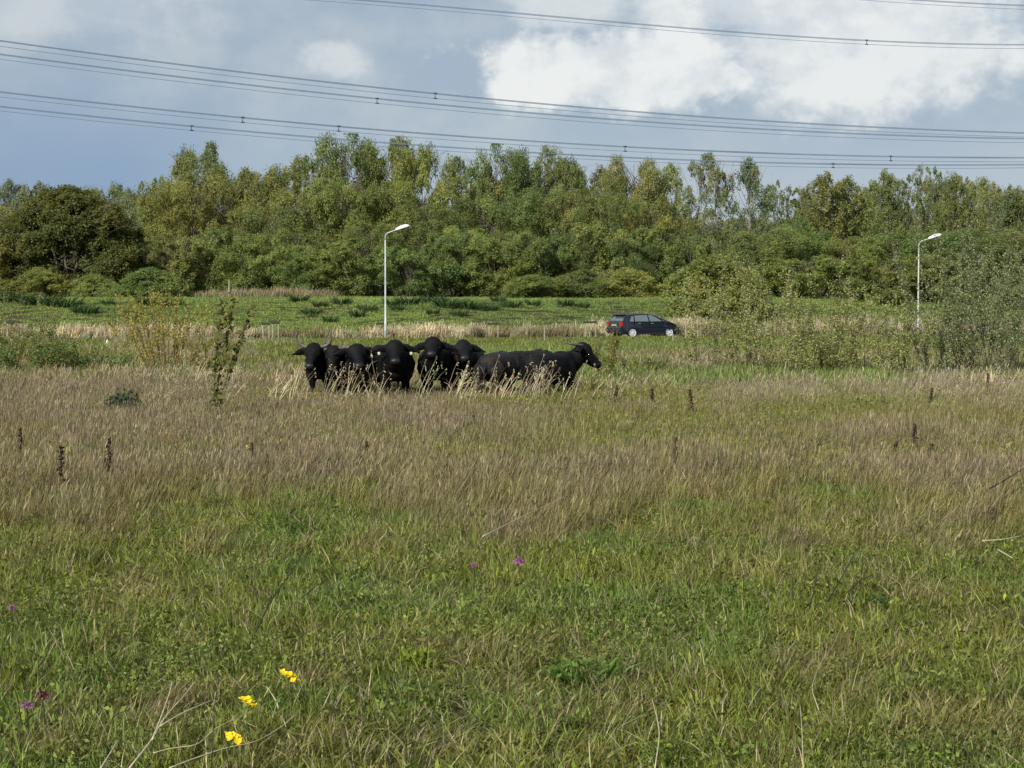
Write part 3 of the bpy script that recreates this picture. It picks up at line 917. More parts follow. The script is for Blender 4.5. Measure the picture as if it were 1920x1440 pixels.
T = [
 # far row, pale and thin
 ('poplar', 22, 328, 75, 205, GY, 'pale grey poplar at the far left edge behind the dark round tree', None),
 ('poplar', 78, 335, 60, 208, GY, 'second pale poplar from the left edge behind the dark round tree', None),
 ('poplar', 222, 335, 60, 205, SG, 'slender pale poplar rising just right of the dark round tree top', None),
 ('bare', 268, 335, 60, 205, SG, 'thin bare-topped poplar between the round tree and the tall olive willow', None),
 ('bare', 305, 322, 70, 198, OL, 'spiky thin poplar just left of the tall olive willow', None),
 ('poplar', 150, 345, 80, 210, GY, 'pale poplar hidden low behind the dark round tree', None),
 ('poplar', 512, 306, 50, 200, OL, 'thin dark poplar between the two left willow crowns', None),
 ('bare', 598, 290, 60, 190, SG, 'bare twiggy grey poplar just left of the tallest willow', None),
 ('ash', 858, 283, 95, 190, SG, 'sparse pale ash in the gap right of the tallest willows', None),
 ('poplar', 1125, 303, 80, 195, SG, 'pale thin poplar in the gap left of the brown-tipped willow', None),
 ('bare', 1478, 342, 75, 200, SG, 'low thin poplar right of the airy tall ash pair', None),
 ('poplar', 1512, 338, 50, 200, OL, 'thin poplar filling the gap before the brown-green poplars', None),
 # right-hand row of upright poplars
 ('poplar', 1545, 316, 82, 176, BR, 'brown-green upright poplar, first of the right-hand row', None),
 ('poplar', 1590, 322, 80, 178, BR, 'brown-green upright poplar, second of the right-hand row', None),
 ('poplar', 1618, 345, 60, 180, OL, 'shorter dark poplar between the brown-green pair and the next tall one', None),
 ('poplar', 1660, 312, 78, 174, OL, 'tall olive poplar left of the right street lamp', None),
 ('bare', 1700, 322, 70, 177, SG, 'bare-topped poplar just left above the right street lamp', None),
 ('bare', 1724, 300, 62, 174, OL, 'tallest thin spire directly above the right street lamp', None),
 ('bare', 1752, 306, 60, 178, SG, 'forked bare poplar just right above the right street lamp', None),
 ('poplar', 1786, 316, 66, 175, OL, 'upright poplar right of the right street lamp head', None),
 ('ash', 1838, 326, 120, 178, OL, 'broad loose crown near the right edge of the poplar row', None),
 ('poplar', 1890, 340, 70, 176, SG, 'pale upright poplar second from the right edge', None),
 ('poplar', 1925, 348, 80, 174, BR, 'brownish poplar cut by the right picture edge', None),
 ('poplar', 1965, 335, 80, 178, OL, 'poplar just past the right picture edge', None),
 # main canopy
 ('willow', 372, 262, 135, 172, OL, 'tall olive willow with a pointed top, left of centre', None),
 ('willow', 418, 325, 165, 166, OL, 'broad olive willow right below the pointed one', None),
 ('willow', 352, 352, 140, 161, YG, 'yellowish willow left below the pointed one', None),
 ('willow', 320, 350, 190, 168, YG, 'yellow-green willow right behind the dark round tree', None),
 ('willow', 475, 318, 170, 168, YG, 'yellowish willow between the pointed willow and the tallest group', None),
 ('poplar', 562, 282, 78, 172, OL, 'slim feathery poplar left of the tallest group', None),
 ('willow', 548, 365, 170, 160, YG, 'yellow-olive willow below the slim feathery poplar', None),
 ('willow', 652, 243, 150, 166, GR, 'tallest willow of all, left of the near street lamp', None),
 ('willow', 722, 250, 150, 168, OL, 'tall willow directly behind the near street lamp', None),
 ('willow', 782, 257, 135, 164, YG, 'tall yellow-brown willow just right of the near street lamp', None),
 ('willow', 632, 345, 150, 160, GR, 'green willow below the tallest one, left of the near street lamp', None),
 ('willow', 742, 352, 150, 161, OL, 'olive willow right behind the head of the near street lamp', None),
 ('willow', 690, 415, 130, 153, GR, 'lower green willow crossed by the near street lamp pole', None),
 ('willow', 805, 385, 140, 157, GD, 'dark green willow right of the near street lamp pole', None),
 ('willow', 862, 420, 120, 154, GR, 'small green willow at the foot of the gap right of the tallest group', None),
 ('willow', 560, 425, 130, 155, OL, 'lower olive willow left of the near street lamp', None),
 ('willow', 500, 400, 130, 158, GR, 'rounded green willow between the two left crowns', None),
 ('willow', 430, 420, 125, 155, GD, 'dark green willow at the foot of the pointed one', None),
 ('willow', 895, 340, 170, 170, OL, 'olive willow behind the gap right of the tallest group', None),
 ('willow', 935, 266, 130, 168, GR, 'tall green willow, left one of the central pair', None),
 ('willow', 1003, 268, 135, 170, OL, 'tall olive willow, right one of the central pair', None),
 ('willow', 1062, 286, 120, 168, OL, 'willow stepping down right of the central pair', None),
 ('willow', 925, 372, 140, 160, GR, 'green willow below the left one of the central pair', None),
 ('willow', 1010, 365, 140, 161, OL, 'olive willow below the right one of the central pair', None),
 ('willow', 968, 430, 125, 154, GR, 'lower green willow under the central pair', None),
 ('willow', 1085, 362, 135, 160, OL, 'olive willow above the buffalo looking right', None),
 ('willow', 1140, 375, 125, 158, GR, 'green willow above the left end of the car', None),
 ('willow', 1065, 435, 120, 153, GD, 'lower dark willow above the right end of the herd', None),
 ('willow', 1186, 285, 130, 170, BR, 'tall brown-tipped willow above the parked car', None),
 ('willow', 1205, 378, 140, 162, YG, 'yellow patched willow behind the car', None),
 ('willow', 1172, 440, 115, 154, GR, 'lower green willow right above the car roof', None),
 ('ash', 1255, 298, 110, 172, OL, 'loose olive crown right of the brown-tipped willow', None),
 ('willow', 1262, 410, 130, 164, GR, 'dark green willow at the left side of the sky gap', None),
 ('ash', 1328, 276, 125, 168, SG, 'airy tall ash with visible stem beside the sky gap', None),
 ('ash', 1402, 288, 135, 168, SG, 'airy tall ash, right one of the pair with visible stems', None),
 ('willow', 1430, 425, 200, 162, GR, 'round green willow at the foot of the airy ash pair', None),
 ('willow', 1490, 410, 130, 166, GR, 'small round willow right below the airy ash pair', None),
 ('willow', 1590, 440, 170, 166, GD, 'dark green willow below the brown-green poplars', None),
 ('willow', 1700, 430, 180, 166, GR, 'green willow behind the right street lamp pole', None),
 ('willow', 1810, 425, 180, 164, GR, 'green willow under the poplars near the right edge', None),
 ('willow', 1920, 420, 190, 164, OL, 'olive willow cut by the right picture edge', None),
 ('willow', -30, 400, 220, 172, OL, 'olive willow cut by the left picture edge', None),
 ('dome', 130, 343, 305, 150, (0.125, 0.128, 0.044), 'dark round brown-green tree standing alone on the left', None),
 # lower storey
 ('bush', 20, 425, 170, 146, (0.135, 0.138, 0.048), 'brown-green bush leaning on the dark round tree at the left edge', None),
 ('bush', 75, 500, 120, 142, YG, 'yellow-green bush low in front of the dark round tree', None),
 ('bush', 175, 512, 110, 143, GR, 'green bush at the right foot of the dark round tree', None),
 ('bush', 330, 470, 160, 152, OL, 'olive bush behind the pale green round bush', None),
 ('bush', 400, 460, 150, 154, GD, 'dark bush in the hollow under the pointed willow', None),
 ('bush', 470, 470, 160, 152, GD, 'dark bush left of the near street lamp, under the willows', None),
 ('bush', 560, 490, 160, 150, GR, 'green bush low left of the near street lamp', None),
 ('bush', 660, 480, 180, 150, GR, 'green bush directly left of the near street lamp pole', None),
 ('bush', 770, 490, 150, 149, GR, 'green bush directly right of the near street lamp pole', None),
 ('bush', 850, 470, 170, 152, GD, 'dark bush under the willow right of the near street lamp', None),
 ('bush', 930, 480, 160, 151, GR, 'green bush in the middle of the bank crest', None),
 ('bush', 1010, 470, 170, 152, GD, 'dark bush behind the light shrubs on the crest', None),
 ('bush', 1000, 512, 140, 146, LG, 'light green shrub on the crest, left of three', None),
 ('bush', 1090, 505, 150, 146, LG, 'light green shrub on the crest, middle of three', None),
 ('bush', 1175, 500, 150, 146, YG, 'yellow-green shrub on the crest right behind the car roof', None),
 ('bush', 1110, 450, 170, 154, GR, 'green bush above the three light shrubs', None),
 ('bush', 1220, 455, 150, 155, GR, 'green bush left of the sky gap above the car', None),
 ('bush', 1340, 474, 215, 128, (0.25, 0.245, 0.09), 'large yellow-olive bush right of the car', None),
 ('bush', 1300, 470, 120, 156, GR, 'green bush closing the foot of the sky gap', None),
 ('bush', 1420, 500, 140, 142, OL, 'olive bush joined to the large yellow-olive bush', None),
 ('bush', 1500, 495, 170, 140, GR, 'green bush between the large olive bush and the pale reeds', None),
 ('bush', 1580, 490, 150, 142, GD, 'dark green bush behind the left end of the right reeds', None),
 ('bush', 1655, 500, 150, 138, OL, 'olive bush above the right reeds, left of the lamp', None),
 ('bush', 1740, 490, 160, 140, GR, 'green bush behind the right street lamp foot', None),
 ('bush', 1830, 480, 170, 140, SG, 'grey-green bush right of the right street lamp', None),
 ('bush', 1915, 470, 170, 138, SG, 'grey-green bush at the right picture edge behind the reeds', None),
 ('bush', 285, 500, 150, 136, LG, 'pale green feathery round bush on the left bank', None),
 ('bush', 245, 530, 90, 138, LG, 'small pale green bush left of the feathery round one', None),
 ('bush', -10, 520, 120, 142, YG, 'yellow-green bush cut by the left edge under the round tree', None),
]
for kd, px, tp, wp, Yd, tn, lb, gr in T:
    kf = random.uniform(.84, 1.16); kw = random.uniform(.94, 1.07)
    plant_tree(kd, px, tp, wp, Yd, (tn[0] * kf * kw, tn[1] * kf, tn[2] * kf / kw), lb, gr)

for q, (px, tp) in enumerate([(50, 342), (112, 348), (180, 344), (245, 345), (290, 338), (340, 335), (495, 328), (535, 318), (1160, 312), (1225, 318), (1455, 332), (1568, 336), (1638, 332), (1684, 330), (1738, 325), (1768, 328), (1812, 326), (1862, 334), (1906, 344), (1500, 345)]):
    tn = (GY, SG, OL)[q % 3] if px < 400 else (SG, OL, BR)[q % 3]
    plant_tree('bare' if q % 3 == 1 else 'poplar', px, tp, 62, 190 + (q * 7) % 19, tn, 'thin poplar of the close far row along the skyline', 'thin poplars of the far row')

# dense back rows seen only through gaps
for q in range(26):
    px = -60 + q * 82 + random.uniform(-20, 20)
    if 1285 < px < 1330: continue
    o = plant_tree('willow', px, 400 + random.uniform(-18, 18), 200, 225 + random.uniform(-8, 8), (0.17, 0.195, 0.10), 'dull green tree in the dense wood behind the front row', 'trees of the wood behind the front row')

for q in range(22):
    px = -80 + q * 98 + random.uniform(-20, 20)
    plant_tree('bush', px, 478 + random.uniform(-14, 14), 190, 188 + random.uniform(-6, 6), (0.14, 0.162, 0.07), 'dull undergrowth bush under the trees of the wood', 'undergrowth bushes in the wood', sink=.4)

# ================================================================== TUSSOCKS on the bank
tm = []
for q in range(3):
    g = Geo()
    n = 170
    b = disc(n, .42)
    blades(g, b, .28 + .4 * RNG.random(n), np.full(n, .045), np.arctan2(b[:, 1], b[:, 0]), .3 + .4 * RNG.random(n), .6 * RNG.random(n), RNG.random(n) * .98)
    me = g.mesh('tussock'); me.materials.append(M_weed); tm.append(me)
tus = [(30, 566, 2.2), (75, 570, 2.6), (120, 574, 2.5), (160, 586, 1.5), (285, 570, 2.0), (325, 573, 1.4), (205, 572, .8), (600, 575, 1.0), (640, 570, 1.3), (585, 590, 1.1), (670, 592, 1.0),
       (735, 572, 1.2), (768, 570, 1.5), (745, 582, .9), (815, 566, 1.6), (842, 576, 2.0), (880, 578, 1.8), (915, 582, 1.3), (812, 590, .8), (690, 584, 1.2), (960, 575, 1.2), (1000, 573, 1.0),
       (1060, 572, 1.1), (1090, 576, 1.0), (560, 566, 1.3), (620, 604, .9), (860, 592, 1.0), (935, 566, 1.1)]
for q, (px, py, s) in enumerate(tus):
    x0 = (px - 960) / F * 125
    yy = np.linspace(108, 150, 200)
    xx = (px - 960) / F * yy
    _, pp = to_px(xx, yy, gz(xx, yy) + 0.05)
    k = int(np.argmin(np.abs(pp - py)))
    big = px < 340
    o = obj('sedge_tussock', tm[q % 3], None, None, (xx[k], yy[k], float(gz(xx[k], yy[k])) - .03))
    o.scale = (s * 1.05, s * .9, min(1.4, .75 + .3 * s)); o.rotation_euler = (0, 0, q * 1.1)
    o.color = (0.045, 0.078, 0.026, 1)
    tag(o, 'dark sedge tussock on the left end of the green bank' if big else 'dark sedge tussock on the green bank behind the buffalo', 'tussock', 'sedge tussocks on the left bank' if big else 'sedge tussocks on the bank')

# ================================================================== NEAR SHRUBS
def shoot_bush(name, label, base, h, spread, n, tint, leafn, leafs, stem_mat=M_twig, lean=0.0, cat='shrub', minh=.4, leafband=(0.15, 1.0), rad=.014, fan=0.6, wild=1.0):
    o = thing(name, label, cat, base)
    st, fo = Geo(), Geo()
    for q in range(n):
        a = random.uniform(0, 6.283)
        ln_ = h * random.uniform(minh, 1.0)
        r_ = spread * math.sqrt(random.random())
        p0 = np.array([math.cos(a) * r_ * .25, math.sin(a) * r_ * .25, -.05])
        p1 = np.array([math.cos(a) * r_ + lean * ln_, math.sin(a) * r_ * fan, ln_])
        s = np.linspace(0, 1, 7)[:, None]
        path = p0 + (p1 - p0) * s + np.array([math.cos(a), math.sin(a), 0]) * r_ * .25 * (s ** .5 - s) + RNG.normal(0, .012 * h, (7, 3)) * s
        tube(st, path, rad * (1 - .8 * s[:, 0]), 4, .5)
        subs = [path]
        for e in range(3):
            k_ = random.randint(2, 5)
            d_ = RNG.normal(0, .35 * wild, 3) + [lean, 0, .8]
            d_ = d_ / np.linalg.norm(d_) * ln_ * random.uniform(.12, .3) * wild ** .6
            sb = path[k_] + d_ * np.linspace(0, 1, 4)[:, None]
            tube(st, sb, rad * .45 * (1 - .7 * np.linspace(0, 1, 4)), 3, .5)
            subs.append(sb)
        for sb in subs:
            m_ = int(leafn * (1 if sb is path else .5))
            t_ = leafband[0] + (leafband[1] - leafband[0]) * RNG.random(m_)
            if sb is not path: t_ = RNG.random(m_)
            idx = t_ * (len(sb) - 1); i0 = np.minimum(idx.astype(int), len(sb) - 2)
            c = sb[i0] + (sb[i0 + 1] - sb[i0]) * (idx - i0)[:, None] + RNG.normal(0, leafs * .7, (m_, 3))
            leaves(fo, c, leafs * (.6 + .8 * RNG.random(m_)), leafs * .5, up=.3)
    obj('stem', st.mesh('stem', True), stem_mat, o)
    f_ = obj('foliage', fo.mesh('foliage'), M_weed, o)
    f_.color = (*tint, 1)
    return o


def at_ground(px, py):
    p = G(px, py, 0.0)
    return (p.x, p.y, float(gz(p.x, p.y)))


WIL = (0.27, 0.25, 0.05)
shoot_bush('willow_shrub', 'fan of golden willow shoots left of the three leafy stalks', at_ground(315, 705), 2.75, 2.3, 26, WIL, 95, .065, minh=.6, rad=.022, leafband=(.05, 1))
shoot_bush('willow_shrub', 'low golden-green willow growth at the right foot of the fan of shoots', at_ground(400, 712), 1.3, 1.1, 16, (0.13, 0.13, 0.03), 60, .06)
shoot_bush('weed_clump', 'lush green weeds at the left edge below the reed belt', at_ground(60, 712), 1.6, 2.0, 36, (0.115, 0.155, 0.045), 90, .08, wild=1.5)
shoot_bush('weed_clump', 'lush green weeds between the left edge and the golden willow fan', at_ground(170, 708), .9, 1.6, 30, (0.125, 0.175, 0.05), 80, .07, wild=1.5)
shoot_bush('arching_shrub', 'olive shrub arching over the reeds at the left edge', at_ground(20, 690), 2.8, 1.7, 22, (0.15, 0.165, 0.06), 60, .065, lean=.35, wild=1.6)
shoot_bush('sapling', 'golden leafed sapling in front of the head of the right-facing buffalo', at_ground(1128, 722), 1.75, .55, 9, (0.13, 0.125, 0.03), 60, .06, lean=.0)
shoot_bush('weed_clump', 'low dull green weeds just behind the right-facing buffalo', at_ground(1190, 705), .6, 1.3, 22, (0.10, 0.125, 0.036), 60, .07)
rs_ = [(1330, 700, 2.5, 1.2, 12, 'low twiggy shrub in front of the large yellow-olive bush'),
       (1400, 704, 3.0, 1.5, 16, 'wide twiggy shrub right below the large yellow-olive bush'),
       (1475, 712, 3.1, 1.5, 16, 'airy olive shrub, second of the twiggy shrubs right of the car'),
       (1550, 705, 2.8, 1.4, 15, 'airy green shrub in front of the left end of the right reeds'),
       (1622, 708, 2.4, 1.3, 14, 'low green shrub left of the right street lamp foot'),
       (1690, 716, 2.2, 1.0, 12, 'low shrub just left in front of the right street lamp'),
       (1762, 715, 3.2, 1.2, 17, 'tall twiggy shrub right in front of the right street lamp'),
       (1820, 712, 3.7, 1.4, 20, 'tall grey-green willow shrub between the lamp and the right edge'),
       (1872, 716, 4.0, 1.4, 22, 'tallest grey-green willow shrub near the right edge'),
       (1925, 710, 4.1, 1.5, 22, 'grey-green willow shrub cut by the right edge')]
for px, py, h_, s_, n_, lb in rs_:
    tn = (0.185, 0.218, 0.095) if px > 1740 else (0.235, 0.250, 0.085)
    shoot_bush('willow_shrub', lb, at_ground(px, py), h_ * 1.22, s_ * 1.4, n_ + 5, tn, 105, .068, stem_mat=M_bark, minh=.35, rad=.013, leafband=(.12, 1), wild=1.35)


# three-stalked leafy sapling
def leafy_stalks(base_px, base_py, tops, label):
    bp = G(base_px, base_py, 0)
    o = thing('leafy_sapling', label, 'sapling', bp)
    st = Geo()
    for (tx, ty) in tops:
        tp = W(tx, ty, bp.y) - bp
        s = np.linspace(0, 1, 9)
        p = np.outer(s, np.array(tp)) + np.outer(np.sin(s * math.pi) * -.05, [1, 0, 0])
        tube(st, p, .012 * (1 - .75 * s), 5)
        g = Geo()
        L_ = np.linalg.norm(p[-1])
        nl = int(L_ * 27)
        for q in range(nl):
            t_ = .12 + .88 * (q + random.random()) / nl
            if 0.28 < t_ < 0.42 and random.random() < .5: continue
            k_ = min(7, int(t_ * 8))
            c = p[k_] + (p[k_ + 1] - p[k_]) * (t_ * 8 - k_)
            sz = (.11 + .06 * random.random())
            leaves(g, (c + np.array([random.uniform(-1, 1) * .065, random.uniform(-.07, .07), random.uniform(-.02, .02)]))[None], sz, sz * .75, up=.5)
            if random.random() < .7:
                leaves(g, (c + RNG.normal(0, .035, 3))[None], sz * .8, sz * .6, up=.5)
        f_ = obj('foliage', g.mesh('foliage'), M_weed, o)
        f_.color = (0.108, 0.114, 0.034, 1)
    obj('stem', st.mesh('stem', True), M_darkstem, o)
    return o


leafy_stalks(400, 792, [(419, 562), (441, 560), (478, 572)], 'tall sapling of three leafy stalks leaning right, in the left meadow')
# dark rosette
o = thing('dark_weed', 'dark blue-green bushy weed at the edge of the straw on the left', 'plant', G(232, 782, 0))
g = Geo(); n = 620
c = disc(n, .40); c[:, 0] += 0; c *= [1.35, 1, 1]; c[:, 2] = .14 + .48 * RNG.random(n) * (1 - (np.hypot(c[:, 0], c[:, 1]) / .45) ** 2)
leaves(g, c, .085, .045, up=.6)
obj('foliage', g.mesh('foliage'), M_weed, o).color = (0.035, 0.055, 0.030, 1)
g = Geo()
for q in range(9):
    a = q * .7; tube(g, np.array([[0, 0, -.03], [math.cos(a) * .12, math.sin(a) * .12, .16], [math.cos(a) * .24, math.sin(a) * .24, .28]]), .006, 4)
obj('stem', g.mesh('stem'), M_darkstem, o)

# small leafy weeds scattered where the photo shows darker or brighter clumps
weeds = [(1640, 775, .55, .30, (0.072, 0.095, 0.028), 'green weed patch right of centre in the brown grass'),
         (1720, 790, .5, .26, (0.06, 0.08, 0.028), 'dark green weeds below the tall shrub by the right lamp'),
         (1590, 790, .4, .22, (0.08, 0.10, 0.03), 'yellowish green weed left of the green weed patch'),
         (780, 1262, .10, .16, (0.14, 0.19, 0.02), 'bright yellow-green rosette in the middle foreground'),
         (1100, 1290, .22, .2, (0.085, 0.15, 0.03), 'lush green tuft right of the middle foreground'),
         (1625, 1150, .16, .16, (0.05, 0.10, 0.02), 'lush green weed at the foot of the dark twigs on the right'),
         (560, 1000, .22, .14, (0.055, 0.095, 0.026), 'green clover patch at the top end of the long black twig'),
         (1870, 780, .4, .25, (0.10, 0.12, 0.075), 'grey-green thistle patch near the right edge'),
         (370, 862, .18, .2, (0.05, 0.065, 0.02), 'dark small weed in the brown grass left of the dock pair'),
         (530, 755, .25, .22, (0.08, 0.08, 0.025), 'olive weed between the leafy stalks and the herd'),
         (1075, 990, .3, .12, (0.09, 0.12, 0.07), 'grey-green weed patch below the long pale straw'),
         (1690, 925, .3, .15, (0.14, 0.075, 0.045), 'rusty dead weed patch on the right'),
         (1040, 770, .2, .22, (0.08, 0.07, 0.025), 'brown-green weed below the right-facing buffalo'),
         (1140, 765, .35, .25, (0.075, 0.07, 0.028), 'brown-green weed patch right of the herd')]
for px, py, r_, h_, tn, lb in weeds:
    o = thing('weed_plant', lb, 'weed', G(px, py, 0))
    g = Geo(); n = 70
    b = disc(n, r_ * .6)
    blades(g, b, h_ * (.6 + .6 * RNG.random(n)), np.full(n, .012 + .01 * (r_ > .15)), np.arctan2(b[:, 1], b[:, 0]), .3 + .4 * RNG.random(n), .7 * RNG.random(n), RNG.random(n) * .98)
    c = disc(120, r_); c[:, 2] = h_ * (.3 + .6 * RNG.random(120))
    leaves(g, c, .05 if py > 900 else .08, .028 if py > 900 else .045, up=.8)
    obj('foliage', g.mesh('foliage'), M_weed, o).color = (*tn, 1)

# dock spikes: dark brown dead seed stalks
docks = [(1297, 730, 786, 'thick dark dock spike right of the herd'), (1262, 820, 890, 'tall dark dock spike in the centre right brown grass'), (470, 830, 882, 'dark dock spike, left one of a pair near the left centre'),
         (497, 853, 905, 'dark dock spike, right one of a pair near the left centre'), (688, 828, 872, 'short dark dock spike below the herd'), (36, 802, 870, 'rusty dock spike at the far left'),
         (118, 836, 950, 'long thin dock stalk second from the left edge'), (203, 822, 925, 'bent thin dock stalk third from the left edge'), (1715, 795, 858, 'dark dock spike in the right brown grass'),
         (1678, 828, 866, 'reddish dock spike left of the right-hand dark spike'), (1746, 832, 866, 'short dock spike right of the right-hand dark spike'), (1223, 728, 768, 'small brown dock spike between the herd and the thick one'),
         (1153, 722, 765, 'brown dock spike just right of the herd'), (890, 778, 815, 'thin dock spike below the gap in the herd'), (1743, 728, 764, 'short brown dock spike in front of the tall lamp shrub'),
         (1850, 700, 735, 'rusty dock spike under the right-edge shrubs'), (485, 770, 800, 'short dark dock spike right of the leafy stalks')]
for px, ty, by, lb in docks:
    b = G(px, by + 8, 0)
    topz = W(px, ty, b.y).z
    o = thing('dock_stalk', lb, 'seed stalk', b)
    ln_ = random.uniform(-.03, .07)
    s = np.linspace(0, 1, 6)
    p = np.stack([ln_ * s * topz * 2, 0 * s, s * topz], -1)
    g = Geo(); tube(g, p, .006 * (1 - .5 * s) + .002, 4)
    obj('stem', g.mesh('stem'), M_darkstem, o)
    g = Geo(); n = 160
    t_ = .38 + .62 * RNG.random(n)
    c = np.stack([ln_ * t_ * topz * 2, 0 * t_, t_ * topz], -1) + RNG.normal(0, 1, (n, 3)) * [.022, .022, .006] * (1.25 - t_)[:, None] * 1.6
    leaves(g, c, .042, .030, up=0)
    obj('seed_head', g.mesh('seed_head'), M_dock, o)


# ---- single stems lying or standing in the foreground
def stalk(name, label, paths, z0, m_, r0, cat='stalk', zs=None):
    g = Geo()
    org = None
    for path in paths:
        pts = []
        for q, (px, py) in enumerate(path):
            z = z0 + (zs[q] if zs else .0)
            pts.append(np.array(G(px, py, z)))
        if org is None: org = pts[0].copy()
        pts = np.array(pts)
        t0 = np.arange(len(pts)); t1 = np.linspace(0, len(pts) - 1, len(pts) * 4)
        sm = np.stack([np.interp(t1, t0, pts[:, k]) for k in range(3)], -1)
        for _ in range(3): sm[1:-1] = (sm[:-2] + sm[1:-1] * 2 + sm[2:]) / 4
        tube(g, sm - org, r0 * (1 - .55 * np.linspace(0, 1, len(sm))), 5)
    o = obj(name, g.mesh(name, True), m_)
    o.location = org
    return tag(o, label, cat)


stalk('dry_stalk', 'forked bleached stalk at the lower left', [[(243, 1440), (285, 1388), (308, 1345), (345, 1305), (368, 1275)], [(285, 1388), (302, 1345), (318, 1300), (323, 1278)], [(300, 1362), (345, 1335), (400, 1312)]], .26, M_drystem, .0055)
stalk('dry_stalk', 'short bleached stalk left of the forked one', [[(188, 1442), (205, 1415), (222, 1386)]], .24, M_drystem, .005)
stalk('dry_stalk', 'long arching bleached stalk under the lowest yellow flower', [[(318, 1440), (370, 1420), (430, 1400), (480, 1392), (530, 1362), (560, 1335)]], .22, M_drystem, .004)
stalk('dry_stalk', 'bleached stalk running from the forked one to the yellow flowers', [[(288, 1412), (325, 1402), (372, 1398), (402, 1366), (452, 1342)]], .24, M_drystem, .004)
stalk('dry_stalk', 'long straight pale straw in the middle of the field', [[(905, 1006), (985, 966), (1070, 926)]], .34, M_drystem, .0055)
stalk('dry_stalk', 'pale straw lying at the right edge', [[(1842, 1014), (1880, 1012), (1918, 1004)]], .24, M_drystem, .007)
stalk('dry_stalk', 'short white straw below the right edge straw', [[(1870, 1030), (1898, 1046)]], .24, M_drystem, .008)
stalk('dry_stalk', 'short bleached stem at the right bottom of the middle field', [[(1535, 1330), (1520, 1290), (1535, 1250), (1552, 1222)]], .2, M_drystem, .003)
stalk('dark_stalk', 'thin black upright stem through the yellow flowers', [[(396, 1445), (400, 1370), (402, 1320), (412, 1262)]], .3, M_darkstem, .0032)
stalk('dark_stalk', 'thin black stem in the bottom foreground right of the yellow flowers', [[(662, 1440), (650, 1390), (645, 1340)]], .28, M_darkstem, .0028)
stalk('dark_stalk', 'long black leaning twig above the yellow flowers', [[(480, 1185), (505, 1130), (530, 1095), (562, 1050), (584, 995)]], .34, M_darkstem, .0058)
stalk('dark_stalk', 'short brown twig right of the long black one', [[(566, 1122), (590, 1100), (617, 1084)]], .3, M_darkstem, .004)
stalk('dark_stalk', 'dark leaning twig on the right, longest of the group', [[(1552, 1128), (1578, 1082), (1600, 1040), (1634, 992)]], .3, M_darkstem, .006)
stalk('dark_stalk', 'dark upright twig left in the right-hand group', [[(1518, 1140), (1530, 1090), (1536, 1050)]], .28, M_darkstem, .0055)
stalk('dark_stalk', 'dark twig right in the right-hand group', [[(1590, 1110), (1612, 1088), (1636, 1078)]], .28, M_darkstem, .0055)
stalk('dark_stalk', 'thin upright dark stem farthest left in the right-hand group', [[(1486, 1122), (1486, 1080), (1488, 1050)]], .28, M_darkstem, .0035)
stalk('dark_stalk', 'dark broken stick at the right edge', [[(1856, 916), (1885, 900), (1920, 878)]], .4, M_darkstem, .010)
stalk('dark_stalk', 'black thin twig in the grass at the left', [[(362, 1145), (375, 1180), (392, 1205)]], .25, M_darkstem, .004)
stalk('dry_stalk', 'twisted pale stem in the bottom centre right', [[(1228, 1440), (1238, 1375), (1228, 1330), (1222, 1308)]], .2, M_drystem, .004)
stalk('dry_stalk', 'thin pale stem right of the bottom centre', [[(1506, 1440), (1504, 1370), (1500, 1320)]], .25, M_drystem, .0032)


# ---- yellow flowers
def flower(px, py, label, seed, wide):
    random.seed(seed)
    zt = .36
    p = G(px, py, zt)
    o = thing('yellow_flower', label, 'flower', (p.x, p.y, 0))
    g = Geo(); s = np.linspace(0, 1, 5)
    tube(g, np.stack([-.03 + .03 * s, 0 * s, s * (zt - .03)], -1), .0026, 5)
    obj('stem', g.mesh('stem'), M_greenstem, o)
    for q in range(11):
        a = q * 2.4; r_ = .007 * math.sqrt(q) * 1.9 * wide
        cx_, cy_ = math.cos(a) * r_, math.sin(a) * r_ * .8
        cz = zt - r_ * .35 + random.uniform(-.004, .006)
        # slope of the cluster as in the photo: right side lower
        cz -= cx_ * .5
        bm = bmesh.new()
        for k in range(4):
            ang = k * math.pi / 2 + q
            d_ = Vector((math.cos(ang), math.sin(ang), .45)); t_ = Vector((-math.sin(ang), math.cos(ang), 0))
            v = [bm.verts.new((0, 0, 0)), bm.verts.new(d_ * .012 + t_ * .0095), bm.verts.new(d_ * .019), bm.verts.new(d_ * .012 - t_ * .0095)]
            bm.faces.new(v)
        me = bm_mesh(bm, 'floret'); at = me.attributes.new('shade', 'FLOAT', 'POINT')
        at.data.foreach_set('value', [random.random() * .98 for _ in me.vertices])
        f_ = obj('floret', me, M_yellow, o, (cx_, cy_, cz))
        f_.rotation_euler = (random.uniform(-.3, .9), random.uniform(-.5, .5), 0)


